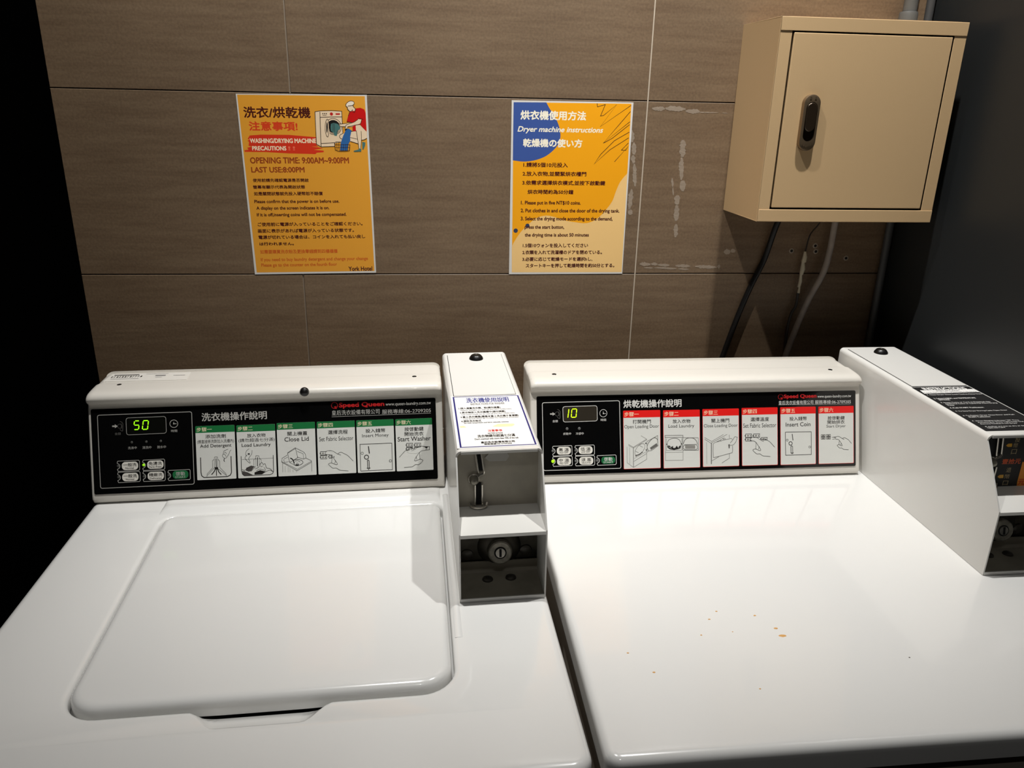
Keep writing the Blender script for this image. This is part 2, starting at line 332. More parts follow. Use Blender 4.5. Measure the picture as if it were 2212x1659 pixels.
   ('L','linegr',0.94,0,0,[118.94,103.01,122.84,102.86]),
   ('L','linegr',0.81,0,0,[118.94,103.01,118.9,105.55]),
   ('C','linegr',118.94,103.01,1.08),
   ('T','時間',114.46,90.11,123.48,94.05,'linegr',0,0),
   ('T','金額',32.8,88.92,41.68,92.82,'linedim',0,0),
   ('P','linegr',[29.77,103.6,34.0,103.72,33.29,105.56,37.91,102.31,33.29,99.41,33.9,101.2,29.68,101.51]),
   ('L','linedim',0.53,0,0,[41.12,109.46,43.73,108.38,45.22,105.95,44.5,95.06,43.42,94.54,40.61,97.17]),
   ('O','linedim',40.56,102.21,3.18,0.4),
   ('L','linedim',0.4,0,0,[42.85,106.31,43.06,98.61]),
   ('T','洗滌中',50.96,66.52,63.73,70.72,'linegr',0,0),
   ('T','清洗中',71.85,66.27,84.94,70.48,'linegr',0,0),
   ('T','脫水中',93.38,66.22,106.12,70.44,'linegr',0,0),
   ('L','linegr',0.79,1,0,[35.6,49.27,65.52,49.52,66.79,47.99,66.6,35.62,65.29,34.06,35.6,33.71,34.65,35.56,34.64,37.12,35.27,37.4,36.81,38.18,37.9,39.57,38.35,41.31,38.05,43.09,37.08,44.58,35.61,45.49,34.64,45.84,34.64,47.39]),
   ('L','linegr',0.8,1,0,[72.42,49.34,102.07,49.62,103.33,48.05,103.14,35.41,101.84,33.82,72.17,33.45,71.25,35.35,71.27,36.94,72.0,37.22,73.58,38.01,74.7,39.43,75.15,41.22,74.84,43.04,73.84,44.55,72.33,45.48,71.41,45.84,71.44,47.43]),
   ('L','linegr',0.79,1,0,[35.55,32.3,65.61,32.37,66.89,30.82,66.81,18.44,65.51,16.88,35.56,16.59,34.59,18.47,34.59,20.04,35.23,20.32,36.78,21.1,37.89,22.5,38.33,24.27,38.04,26.06,37.05,27.56,35.57,28.49,34.59,28.84,34.59,30.41]),
   ('L','linegr',0.8,1,0,[72.13,32.18,102.03,32.27,103.3,30.7,103.12,18.16,101.82,16.59,72.15,16.54,71.19,18.42,71.19,19.98,71.82,20.26,73.37,21.04,74.47,22.43,74.91,24.19,74.62,25.98,73.64,27.47,72.15,28.39,71.17,28.74,71.17,30.3]),
   ('L','linegr',0.81,1,0,[108.58,31.8,138.72,32.15,140.0,30.61,139.83,18.14,138.51,16.57,108.36,16.4,107.42,18.24,107.44,19.78,108.13,20.05,109.67,20.82,110.75,22.2,111.19,23.92,110.89,25.69,109.92,27.16,108.45,28.06,107.56,28.41,107.58,29.95]),
   ('T','洗衣機操作說明',160.17,105.14,256.77,117.57,'linegr',3,0),
   ('T','Speed Queen',367.06,117.16,436.37,126.1,'brandred',4,0),
   ('O','brandred',360.0,122.44,4.8,0.71),
   ('L','brandred',1.27,0,0,[359.52,120.58,362.94,117.43]),
   ('L','brandred',1.27,0,0,[360.21,120.12,362.77,120.61]),
   ('T','www.queen-laundry.com.tw',438.81,117.58,509.71,124.26,'linegr',0,0),
   ('T','皇后洗衣設備有限公司',355.38,106.85,429.13,114.78,'linegr',0,0),
   ('T','服務專線:06-2709205',432.85,106.31,509.36,113.28,'linegr',0,0),
   ('L','linegr',0.56,0,0,[355.16,104.87,509.22,105.05]),
  ],
  'display': [
   ('P','displayblk',[50.07,111.22,50.94,113.38,52.99,114.32,104.77,114.67,106.83,113.76,107.72,111.6,107.75,92.17,106.87,89.99,104.81,89.04,52.98,88.57,50.94,89.47,50.06,91.62]),
   ('L','linegr',0.66,1,0,[50.07,111.22,50.94,113.38,52.99,114.32,104.77,114.67,106.83,113.76,107.72,111.6,107.75,92.17,106.87,89.99,104.81,89.04,52.98,88.57,50.94,89.47,50.06,91.62]),
   ('L','ledgreen',1.47,0,0,[63.2,109.4,68.53,109.31]),
   ('L','ledgreen',1.47,0,0,[62.19,108.63,61.34,103.91]),
   ('L','ledgreen',1.47,0,0,[61.96,103.03,68.27,102.9]),
   ('L','ledgreen',1.47,0,0,[68.44,101.92,67.69,96.78]),
   ('L','ledgreen',1.47,0,0,[61.68,96.27,67.02,96.35]),
   ('L','ledgreen',1.47,0,0,[75.18,109.29,81.62,109.28]),
   ('L','ledgreen',1.47,0,0,[74.82,108.56,74.16,103.02]),
   ('L','ledgreen',1.47,0,0,[82.36,108.57,81.58,102.85]),
   ('L','ledgreen',1.47,0,0,[73.78,101.71,73.02,96.58]),
   ('L','ledgreen',1.47,0,0,[81.31,101.71,80.54,96.29]),
   ('L','ledgreen',1.47,0,0,[73.82,96.14,79.83,96.14]),
  ],
  'button0': [
   ('R','pill',52.89,41.44,23.31,12.34),
   ('T','一般洗',43.4,40.53,62.55,45.85,'ink2',1,0),
   ('T','Normal',46.37,36.69,58.34,39.49,'ink2',1,0),
  ],
  'button1': [
   ('R','pill',89.62,41.77,23.49,12.38),
   ('T','免燙洗',80.05,40.86,99.34,46.2,'ink2',1,0),
   ('T','Perm Press',80.78,36.99,98.33,39.8,'ink2',1,0),
  ],
  'button2': [
   ('R','pill',52.72,24.44,23.32,12.35),
   ('T','一般洗',43.23,23.53,62.38,28.86,'ink2',1,0),
   ('T','Normal',46.2,19.69,58.17,22.49,'ink2',1,0),
  ],
  'button3': [
   ('R','pill',89.58,24.43,23.5,12.39),
   ('T','精緻洗',80.02,23.51,99.31,28.86,'ink2',1,0),
   ('T','Delicates',80.74,19.64,98.3,22.45,'ink2',1,0),
  ],
  'button4': [
   ('R','startgreen',125.66,24.74,22.73,12.16),
   ('T','啓動',118.97,23.41,132.08,29.35,'linegr',1,0),
   ('T','START',117.96,19.65,133.21,22.48,'linegr',1,0),
  ],
  'led0': [
   ('C','leddim',56.76,77.06,1.86),
  ],
  'led1': [
   ('C','leddim',77.82,77.18,1.87),
  ],
  'led2': [
   ('C','leddim',98.83,77.31,1.88),
  ],
  'led3': [
   ('C','leddim',35.65,41.78,1.99),
  ],
  'led4': [
   ('C','ledgreen2',72.63,41.82,2.14),
  ],
  'led5': [
   ('C','leddim',35.61,24.95,1.99),
  ],
  'led6': [
   ('C','leddim',72.45,24.37,2.0),
  ],
  'led7': [
   ('C','leddim',108.67,24.68,2.02),
  ],
  'card0': [
   ('K',150.06,14.97,207.95,97.89,10.4,'green'),
   ('T','步驟一',151.79,89.15,174.37,95.81,'cream',0,0),
   ('T','添加洗劑',164.34,78.45,194.72,84.39,'ink2',1,0),
   ('T','(請直接將洗劑加入洗槽內)',151.95,70.09,206.45,76.59,'ink2',0,0),
   ('T','Add Detergent',156.01,62.98,202.35,69.49,'ink2',1,0),
   ('L','ink2',1.22,0,0,[156.07,49.7,155.85,26.77,156.75,21.5,159.98,18.73,194.6,18.59,199.17,20.71,201.0,24.71,201.12,49.79]),
   ('L','ink2',0.5,0,0,[164.16,18.83,164.92,24.03,173.35,32.96,173.5,44.0,176.37,46.2,176.48,49.11,177.9,49.63,180.96,49.5,181.39,45.99,183.92,43.55,183.96,33.06,192.54,23.35,193.22,19.23]),
   ('L','ink2',0.5,0,0,[176.37,46.2,175.85,32.84,165.11,21.7]),
   ('L','ink2',0.5,0,0,[181.39,45.99,181.11,31.44,192.73,21.01]),
   ('L','ink2',1.12,0,0,[178.92,47.26,178.56,20.49]),
   ('L','ink2',1.34,0,1,[177.29,33.94,175.95,28.18,171.27,22.58]),
   ('L','ink2',1.34,0,1,[180.08,33.82,182.04,26.74,185.78,22.2]),
   ('P','ink2',[176.18,33.99,181.19,33.77,180.5,30.31,176.88,30.47]),
   ('L','ink2',0.5,0,1,[197.33,60.73,192.79,59.18,190.48,57.24,190.09,54.34,188.61,52.08,188.8,49.74,191.22,47.31,194.02,47.48,198.47,53.99,199.42,56.86,201.77,59.67]),
   ('L','ink2',0.5,0,1,[189.77,53.19,192.54,52.49,194.08,48.93]),
   ('L','ink2',0.5,0,1,[191.51,54.86,193.24,56.25,194.82,53.56]),
   ('L','ink2',1.01,0,1,[191.2,46.72,190.53,43.84,191.29,41.77]),
  ],
  'card1': [
   ('K',210.75,15.0,268.5,96.99,10.4,'green'),
   ('T','步驟二',212.49,88.25,235.01,94.91,'cream',0,0),
   ('T','放入衣物',226.25,77.65,253.83,83.35,'ink2',1,0),
   ('T','(請勿超過七分滿)',213.18,69.72,267.25,76.26,'ink2',0,0),
   ('T','Load Laundry',217.69,61.75,260.99,68.3,'ink2',1,0),
   ('L','ink2',0.9,0,0,[216.25,49.14,215.96,26.37,217.16,21.05,219.89,18.59,258.34,18.57,262.37,20.15,263.92,23.6,264.27,48.83]),
   ('L','ink2',0.28,0,0,[216.9,43.86,263.82,44.16]),
   ('L','ink2',0.45,0,0,[234.83,33.71,234.9,43.07,237.79,44.7,238.22,48.78,242.73,48.59,243.44,44.75,245.9,42.59,246.01,37.9]),
   ('L','ink2',0.4,0,0,[238.08,44.98,237.91,32.99]),
   ('L','ink2',0.4,0,0,[243.16,44.76,243.02,33.35]),
   ('L','ink2',1.02,0,0,[240.56,46.34,240.26,32.3]),
   ('L','ink2',0.51,0,1,[228.49,60.3,224.12,56.4,223.06,50.6,225.01,49.93,221.76,45.98,227.96,38.4,229.4,39.22,227.36,45.15,231.83,51.39,232.91,57.78]),
   ('P','ink2',[225.07,51.68,227.39,53.34,229.35,52.96,228.38,49.79,226.77,51.9]),
   ('P','graydk',[222.44,26.66,223.16,30.72,229.46,33.36,235.64,32.5,230.3,25.72,226.88,24.7]),
   ('P','ink2',[235.29,23.15,243.89,26.27,252.28,23.55,246.47,19.71,235.16,19.64]),
   ('P','graydk',[216.8,26.33,225.15,23.61,232.88,19.16,219.9,18.88,217.47,21.62]),
   ('L','ink2',0.56,0,0,[216.61,28.68,220.19,26.76,230.6,33.61,236.74,31.87,229.69,24.57]),
   ('L','ink2',0.56,0,1,[236.61,28.36,242.39,31.62,243.67,35.66,247.14,37.85,248.73,34.85,251.6,35.9,253.63,29.35,258.68,27.95,263.05,23.06]),
   ('L','ink2',0.45,0,1,[238.2,25.36,243.39,28.05,251.78,25.33]),
   ('L','ink2',0.45,0,1,[249.97,22.48,258.03,25.63,262.48,23.08]),
   ('L','ink2',0.45,0,0,[220.15,25.59,228.39,19.95]),
   ('L','ink2',0.45,0,1,[244.84,36.78,245.21,31.49,248.67,33.09]),
   ('L','ink2',0.45,0,0,[249.71,30.7,252.37,25.89]),
  ],
  'card2': [
   ('K',271.1,15.22,328.96,98.12,10.4,'green'),
   ('T','步驟三',272.84,89.39,295.41,96.04,'cream',0,0),
   ('T','關上機蓋',286.87,77.82,316.91,84.13,'ink2',1,0),
   ('T','Close Lid',282.1,68.97,318.84,75.56,'ink2',1,0),
   ('L','ink2',0.57,0,0,[285.94,51.31,297.91,58.75,299.66,51.61,301.07,43.3,288.82,36.19,285.94,51.31]),
   ('L','ink2',0.4,0,0,[286.78,50.98,298.44,57.55]),
   ('L','ink2',0.51,0,0,[297.91,58.75,310.81,51.43,312.99,48.1,313.64,42.17,309.85,40.57,300.25,44.22]),
   ('L','ink2',0.4,0,0,[300.58,53.34,309.57,48.83,310.14,40.55]),
   ('L','ink2',0.51,0,0,[285.82,48.08,277.38,43.15,276.6,37.31,299.48,22.75,322.01,35.31,321.79,37.39,313.35,42.18]),
   ('L','ink2',0.4,0,0,[277.19,37.87,299.85,25.09,321.77,36.8]),
   ('L','ink2',0.4,0,0,[279.59,41.29,281.13,36.52,288.6,37.96]),
   ('L','ink2',0.4,0,0,[280.18,41.86,286.28,44.83]),
   ('L','ink2',0.69,0,1,[295.5,39.42,300.69,40.67,306.92,38.63,308.81,35.3,305.54,32.21,299.76,30.69,295.27,32.96]),
   ('L','ink2',1.6,0,1,[289.93,43.2,293.81,40.09,295.6,34.12]),
   ('L','ink2',0.46,0,1,[297.49,31.09,299.92,35.11,302.67,32.04]),
   ('P','ink2',[297.84,32.84,302.7,32.63,300.9,30.35,298.61,30.45]),
   ('L','ink2',0.46,0,1,[297.15,37.59,300.62,38.61,304.56,36.67]),
   ('L','ink2',0.4,0,0,[288.82,36.19,298.61,30.45]),
   ('L','ink2',0.46,0,0,[278.15,36.07,277.84,21.38]),
   ('L','ink2',0.46,0,0,[322.01,35.31,321.9,20.85]),
   ('L','gray2',0.46,0,0,[281.51,31.21,281.26,21.22]),
   ('L','gray2',0.46,0,0,[286.0,29.25,285.81,21.01]),
   ('L','gray2',0.46,0,0,[288.78,27.36,288.66,20.88]),
   ('L','gray2',0.46,0,0,[293.26,24.8,293.23,20.68]),
   ('L','gray2',0.46,0,0,[298.33,22.51,298.37,20.44]),
  ],
  'card3': [
   ('K',331.86,15.31,389.93,97.92,10.4,'green'),
   ('T','步驟四',333.6,89.18,356.25,95.84,'cream',0,0),
   ('T','選擇洗程',348.55,77.54,378.67,83.88,'ink2',1,0),
   ('T','Set Fabric Selector',334.81,67.23,387.13,73.86,'ink2',0,0),
   ('L','ink2',0.69,1,0,[336.2,51.12,345.42,50.97,345.23,45.65,336.01,45.81]),
   ('C','ink2',335.65,48.49,0.92),
   ('P','gray2',[338.16,49.56,341.33,49.6,341.25,47.24,338.08,47.2]),
   ('P','ink2',[343.05,49.35,343.92,49.32,344.01,46.95,342.86,47.0]),
   ('L','ink2',0.69,1,0,[336.16,45.04,345.38,44.88,345.19,39.56,335.97,39.73]),
   ('C','ink2',335.61,42.4,0.92),
   ('P','gray2',[338.12,43.48,341.29,43.52,341.21,41.15,338.04,41.11]),
   ('P','ink2',[343.02,43.26,343.88,43.23,343.97,40.86,342.82,40.91]),
   ('L','ink2',0.69,1,0,[349.14,45.07,353.76,45.11,353.6,40.38,348.98,40.34]),
   ('C','ink2',348.6,42.73,0.92),
   ('P','gray2',[351.11,43.51,354.29,43.55,354.21,41.18,351.03,41.14]),
   ('P','ink2',[356.02,43.3,356.88,43.26,356.97,40.89,355.82,40.94]),
   ('P','cardw',[342.62,48.6,347.07,51.96,355.7,51.01,349.75,45.93,343.99,46.48]),
   ('L','ink2',0.52,0,1,[342.91,48.47,346.49,51.87,353.99,51.55,361.91,46.48,367.06,44.48]),
   ('L','ink2',0.52,0,1,[362.5,46.75,367.21,48.92,371.77,46.65,377.47,43.44,383.07,37.26,385.88,34.17]),
   ('L','ink2',0.52,0,1,[342.91,48.47,344.56,46.33,350.31,45.5,354.24,42.07,358.1,36.57,361.36,30.5,358.16,30.05,352.76,32.66,348.68,31.95,347.77,30.51,350.27,27.73,354.49,24.29,359.41,24.36,364.51,20.87,370.28,20.01,377.8,19.08]),
   ('L','ink2',0.52,0,0,[353.66,42.1,352.47,32.67]),
   ('L','ink2',0.52,0,0,[358.96,36.53,357.36,31.86]),
  ],
  'card4': [
   ('K',392.43,15.09,450.34,97.83,10.4,'green'),
   ('T','步驟五',394.17,89.1,416.75,95.75,'cream',0,0),
   ('T','投入錢幣',406.42,77.71,436.91,83.81,'ink2',1,0),
   ('T','Insert Money',400.88,69.14,441.94,75.81,'ink2',0,0),
   ('L','ink2',0.82,1,0,[396.98,60.05,446.47,59.92,446.29,17.97,396.9,17.94]),
   ('L','ink2',1.52,0,0,[409.99,56.54,411.07,44.88]),
   ('O','ink2',406.5,39.42,3.27,1.17),
   ('O','ink2',400.0,45.77,1.87,0.58),
   ('O','ink2',443.5,32.03,1.88,0.59),
   ('L','ink2',1.05,0,0,[407.99,22.68,407.61,34.02,408.98,34.85,410.12,33.91,410.32,22.58]),
   ('L','ink2',0.94,0,0,[406.21,22.05,412.06,22.02]),
   ('L','ink2',0.82,0,0,[407.67,21.8,409.23,19.65,410.88,21.84]),
  ],
  'card5': [
   ('K',452.94,14.91,510.61,97.41,10.4,'green'),
   ('T','步驟六',454.67,88.68,477.16,95.33,'cream',0,0),
   ('T','按啓動鍵',467.01,77.69,496.83,84.11,'ink2',1,0),
   ('T','開始洗衣',466.76,70.23,496.59,76.36,'ink2',1,0),
   ('T','Start Washer',455.85,62.04,507.54,69.04,'ink2',1,0),
   ('L','ink2',0.71,1,0,[469.56,58.55,479.02,58.41,478.85,53.02,469.38,53.18]),
   ('C','ink2',469.0,55.88,0.95),
   ('P','gray2',[471.58,56.98,474.83,57.02,474.76,54.63,471.5,54.58]),
   ('P','ink2',[476.6,56.77,477.49,56.73,477.59,54.33,476.41,54.38]),
   ('L','ink2',0.71,1,0,[482.33,58.21,491.82,58.06,491.65,52.67,482.16,52.82]),
   ('C','ink2',481.78,55.54,0.95),
   ('P','gray2',[484.36,56.63,487.62,56.67,487.55,54.28,484.28,54.23]),
   ('P','ink2',[489.4,56.42,490.29,56.39,490.39,53.98,489.2,54.03]),
   ('L','ink2',0.71,1,0,[469.35,52.16,478.82,52.0,478.67,47.22,469.2,47.38]),
   ('C','ink2',468.8,49.79,0.95),
   ('P','gray2',[471.37,50.58,474.63,50.62,474.55,48.23,471.29,48.19]),
   ('P','ink2',[476.4,50.37,477.28,50.33,477.39,47.93,476.2,47.98]),
   ('L','ink2',0.71,1,0,[482.13,51.87,491.62,51.71,491.51,48.12,482.02,48.28]),
   ('C','ink2',481.6,50.09,0.95),
   ('P','gray2',[484.16,50.28,487.42,50.33,487.35,47.93,484.08,47.89]),
   ('P','ink2',[489.2,50.07,490.09,50.04,490.19,47.63,489.0,47.68]),
   ('L','ink2',0.71,0,0,[495.92,52.37,505.43,51.98,505.16,46.88,499.32,46.83]),
   ('P','ink2',[496.52,52.35,503.05,52.08,501.18,49.15]),
   ('P','cardw',[469.64,46.28,477.4,48.35,489.96,51.72,498.26,51.08,500.56,48.58,498.11,46.28,490.91,44.18,484.31,42.06,472.48,42.57]),
   ('L','ink2',0.54,0,1,[500.27,48.59,497.0,52.51,489.67,52.81,481.63,48.11,476.51,46.44]),
   ('L','ink2',0.53,0,1,[481.08,48.45,476.66,51.15,472.09,49.14,466.38,46.24,460.57,40.2,457.67,37.18]),
   ('L','ink2',0.54,0,1,[500.27,48.59,498.5,46.46,492.84,46.07,488.79,42.77,484.67,37.28,481.09,31.13,484.17,30.37,489.6,32.65,493.52,31.54,494.31,29.93,491.69,27.2,487.35,23.93,482.57,24.45,477.4,21.22,471.75,20.84,464.44,20.54]),
   ('L','ink2',0.53,0,0,[489.35,42.75,489.88,32.64]),
   ('L','ink2',0.53,0,0,[483.82,37.31,485.07,32.22]),
  ],
 },
 'd': {
  'panel': [
   ('L','linegr2',0.95,1,0,[9.22,114.53,9.95,116.23,11.66,116.98,133.74,117.88,135.5,117.15,136.27,115.44,137.35,9.93,136.61,8.2,134.86,7.45,12.23,7.3,10.5,8.03,9.76,9.74]),
   ('O','linegr2',109.2,97.98,5.97,0.69),
   ('L','linegr2',0.69,0,0,[109.19,97.43,113.35,97.34]),
   ('L','linegr2',0.69,0,0,[109.19,97.43,108.95,100.84]),
   ('C','linegr2',109.19,97.43,0.97),
   ('T','時間',104.63,85.16,113.65,89.25,'linegr2',0,0),
   ('T','金額',25.46,84.81,34.36,88.87,'linegr2',0,0),
   ('P','linegr',[21.69,99.56,26.19,99.75,25.37,101.58,30.4,98.41,25.57,95.44,26.16,97.24,21.66,97.47]),
   ('L','linedim',0.56,0,0,[33.6,105.59,36.41,104.56,38.07,102.15,37.64,91.27,36.51,90.74,33.44,93.32]),
   ('O','linedim',33.22,98.35,3.39,0.42),
   ('L','linedim',0.42,0,0,[35.53,102.48,36.0,94.8]),
   ('T','烘乾中',42.72,63.95,55.64,68.02,'linegr2',0,0),
   ('T','冷卻中',63.48,63.79,76.44,67.87,'linegr2',0,0),
   ('L','linegr2',0.82,1,0,[25.87,46.24,55.49,46.75,56.79,45.18,56.96,32.44,55.71,30.83,26.34,30.35,25.34,32.24,25.29,33.83,25.99,34.12,27.64,34.94,28.79,36.38,29.21,38.17,28.84,39.99,27.73,41.48,26.1,42.39,25.03,42.73,24.98,44.32]),
   ('L','linegr2',0.83,1,0,[62.68,46.38,92.48,46.77,93.77,45.19,93.84,32.42,92.57,30.8,63.02,30.32,62.03,32.23,61.99,33.84,62.74,34.14,64.42,34.97,65.58,36.42,66.01,38.23,65.63,40.06,64.5,41.58,62.84,42.5,61.8,42.84,61.76,44.44]),
   ('L','linegr2',0.82,1,0,[25.93,29.28,55.68,29.74,56.99,28.21,57.16,15.79,55.91,14.21,26.4,13.65,25.39,15.51,25.34,17.07,26.02,17.36,27.65,18.17,28.77,19.58,29.19,21.34,28.82,23.12,27.73,24.6,26.13,25.49,25.08,25.83,25.03,27.39]),
   ('L','linegr2',0.83,1,0,[63.01,29.22,92.69,29.44,93.98,27.89,94.05,15.44,92.78,13.86,63.22,13.43,62.24,15.31,62.22,16.89,62.99,17.18,64.64,17.99,65.78,19.42,66.2,21.2,65.83,23.01,64.72,24.5,63.09,25.4,62.1,25.74,62.08,27.32]),
   ('L','linegr2',0.83,1,0,[98.66,29.09,128.39,29.57,129.69,28.02,129.77,15.41,128.51,13.82,99.15,13.37,98.15,15.24,98.1,16.82,98.78,17.1,100.43,17.91,101.57,19.34,101.99,21.11,101.61,22.9,100.51,24.38,98.88,25.28,97.82,25.62,97.77,27.19]),
   ('T','烘乾機操作說明',142.88,105.89,239.86,118.46,'linegr2',3,0),
   ('T','Speed Queen',416.12,114.88,472.54,122.7,'brandred',4,0),
   ('O','brandred',410.29,118.93,4.23,0.58),
   ('L','brandred',1.17,0,0,[409.85,117.55,413.03,114.69]),
   ('L','brandred',1.17,0,0,[411.01,116.96,413.05,117.49]),
   ('T','www.queen-laundry.com.tw',474.74,114.72,533.93,120.9,'linegr2',0,0),
   ('T','皇后洗衣設備有限公司',406.59,105.5,467.33,112.48,'linegr2',0,0),
   ('T','服務專線:06-2709205',470.13,105.7,533.45,112.15,'linegr2',0,0),
   ('L','linegr',0.44,0,0,[406.56,105.6,533.43,104.64]),
  ],
  'display': [
   ('P','displaybr',[42.53,106.96,43.39,109.06,45.49,109.98,95.77,110.55,97.91,109.67,98.85,107.59,99.04,88.65,98.15,86.54,96.03,85.63,45.99,85.15,43.86,86.03,42.91,88.11]),
   ('L','linegr2',0.82,1,0,[42.53,106.96,43.39,109.06,45.49,109.98,95.77,110.55,97.91,109.67,98.85,107.59,99.04,88.65,98.15,86.54,96.03,85.63,45.99,85.15,43.86,86.03,42.91,88.11]),
   ('L','ledyel',1.51,0,0,[52.43,105.67,51.8,99.18]),
   ('L','ledyel',1.51,0,0,[51.52,98.64,50.61,92.15]),
   ('L','ledyel',1.51,0,0,[57.93,105.83,64.81,105.97]),
   ('L','ledyel',1.51,0,0,[57.37,104.9,56.75,99.48]),
   ('L','ledyel',1.51,0,0,[65.35,105.28,64.73,99.59]),
   ('L','ledyel',1.51,0,0,[56.6,98.4,56.12,92.98]),
   ('L','ledyel',1.51,0,0,[64.58,98.5,63.96,92.81]),
   ('L','ledyel',1.51,0,0,[56.8,92.42,63.26,92.55]),
  ],
  'button0': [
   ('R','pill',43.33,38.69,22.84,12.5),
   ('T','高 溫',35.12,37.95,51.32,43.1,'ink2',1,0),
   ('T','HIGH TEMP',36.15,34.07,50.16,37.33,'ink2',0,0),
  ],
  'button1': [
   ('R','pill',79.14,38.84,22.98,12.53),
   ('T','低 溫',70.88,38.1,87.18,43.27,'ink2',1,0),
   ('T','LOW TEMP',71.92,34.22,86.02,37.48,'ink2',0,0),
  ],
  'button2': [
   ('R','pill',43.52,21.42,22.85,12.5),
   ('T','中 溫',35.31,20.68,51.52,25.84,'ink2',1,0),
   ('T','MED TEMP',36.34,16.8,50.35,20.06,'ink2',0,0),
  ],
  'button3': [
   ('R','pill',80.03,21.37,22.99,12.54),
   ('T','涼 風',71.77,20.63,88.08,25.8,'ink2',1,0),
   ('T','DELICATES',72.81,16.74,86.91,20.01,'ink2',0,0),
  ],
  'button4': [
   ('R','startgreen',116.36,21.33,22.71,11.49),
   ('T','啓動',109.43,20.17,122.92,26.19,'linegr2',1,0),
   ('T','START',108.39,16.54,124.25,19.28,'linegr2',1,0),
  ],
  'led0': [
   ('C','ledgray',49.14,74.13,2.34),
  ],
  'led1': [
   ('C','ledgray',69.23,74.07,2.34),
  ],
  'led2': [
   ('C','ledgray',25.51,38.75,2.33),
  ],
  'led3': [
   ('C','ledgray',63.28,38.71,2.34),
  ],
  'led4': [
   ('C','ledyel2',25.42,21.92,2.74),
  ],
  'led5': [
   ('C','ledgray',63.19,21.29,2.34),
  ],
  'led6': [
   ('C','ledgray',98.3,21.14,2.36),
  ],
  'card0': [
   ('K',141.94,5.75,204.02,101.37,11.6,'cardred'),
   ('T','步驟一',143.8,91.63,168.02,99.05,'cream',0,0),
   ('T','打開機門',157.77,79.72,188.06,86.29,'ink2',1,0),
   ('T','Open Loading Door',143.71,70.81,201.62,77.92,'ink2',0,0),
   ('L','gray3',0.5,0,0,[171.16,59.97,180.57,54.19,158.35,41.46,150.22,46.3]),
   ('L','gray3',0.51,0,0,[180.57,54.19,180.55,52.64,158.33,39.92,150.51,44.44]),
   ('L','gray3',0.88,0,0,[158.34,40.85,158.31,8.43]),
   ('L','gray3',0.5,0,0,[158.31,8.43,180.54,21.1,180.67,33.47]),
   ('L','gray3',0.5,0,0,[158.73,17.99,180.64,30.69]),
   ('L','gray3',0.38,0,0,[159.72,22.91,179.72,33.5]),
   ('L','gray3',0.44,0,0,[147.66,42.35,147.69,16.44,157.99,8.44]),
   ('L','gray3',0.38,0,0,[152.06,41.63,152.07,13.85]),
   ('L','gray3',0.57,0,1,[161.05,29.05,161.43,35.21,165.92,42.51,172.28,46.67,176.69,45.94,177.59,40.97,174.68,34.87]),
   ('L','ink2',1.26,0,1,[163.24,27.75,168.31,29.47,174.03,33.65]),
   ('L','gray3',0.5,0,0,[161.74,34.89,167.07,31.98]),
   ('L','gray3',0.5,0,0,[169.09,43.66,174.11,41.06]),
   ('P','gray3',[161.37,29.04,164.52,28.95,163.85,25.88,161.65,26.25]),
   ('L','gray3',0.63,0,0,[181.16,50.15,199.3,59.61,199.48,46.6,200.08,42.87,188.59,35.12,183.53,34.63]),
   ('L','gray3',0.89,0,1,[183.53,34.63,181.38,40.88,183.66,47.62,190.06,54.26,195.14,56.0,198.91,52.81,199.49,47.22]),
   ('P','gray3',[186.11,39.83,197.59,47.27,199.13,42.9,187.97,36.37]),
   ('P','ink2',[177.97,47.76,180.19,48.63,180.48,45.84,178.91,46.5]),
   ('P','ink2',[179.13,37.22,180.4,37.81,180.68,34.4,179.42,35.36]),
   ('L','gray3',0.44,0,0,[181.16,50.15,181.29,32.84,184.16,34.62]),
  ],
  'card1': [
   ('K',208.81,5.1,270.91,100.7,11.6,'cardred'),
   ('T','步驟二',210.68,90.95,234.9,98.38,'cream',0,0),
   ('T','放入衣物',224.71,78.98,254.77,85.31,'ink2',1,0),
   ('T','Load Laundry',217.56,70.18,261.2,77.06,'ink2',0,0),
   ('L','gray3',0.76,1,0,[211.67,59.31,241.91,58.9,241.88,55.6,211.64,56.21]),
   ('L','gray3',0.51,0,0,[212.27,56.2,212.02,18.07,241.85,17.88,242.21,56.09]),
   ('L','gray3',0.44,0,0,[213.84,54.3,213.65,34.78,239.77,34.41]),
   ('L','gray3',0.45,0,0,[212.35,31.4,241.66,31.25]),
   ('L','ink2',0.77,0,0,[240.4,54.27,240.41,34.7]),
   ('L','gray3',0.76,0,1,[215.94,41.23,215.36,46.83,218.59,52.33,226.89,54.29,234.52,52.56,238.29,46.87,238.56,41.28]),
   ('P','ink2',[215.32,42.49,219.77,42.37,221.02,39.86,224.85,41.62,228.0,37.82,231.23,42.08,234.39,39.52,236.97,42.56,238.55,40.65,236.92,36.97,226.7,35.06,219.08,36.81,215.6,39.38]),
   ('P','cardw',[224.52,39.77,226.77,42.2,226.41,37.86]),
   ('L','cardw',0.51,0,0,[231.85,40.82,235.65,37.62]),
   ('L','cardw',0.51,0,0,[217.21,40.58,222.27,37.97]),
   ('C','ink2',214.19,44.87,0.89),
   ('C','ink2',239.87,44.85,0.89),
   ('L','gray3',0.64,0,0,[241.56,54.87,267.79,54.23,267.93,33.68,241.37,34.37]),
   ('L','gray3',0.89,0,1,[242.42,44.28,244.71,50.44,249.86,54.04,258.81,53.83,264.54,49.33,266.41,43.06]),
   ('P','gray2',[245.28,42.66,262.55,42.22,262.5,36.31,245.86,36.74]),
   ('L','ink2',0.64,1,0,[242.38,40.56,244.64,43.3,263.84,43.43,266.38,40.57,266.34,36.21,263.12,34.42,245.84,34.87,242.35,37.45]),
  ],
  'card2': [
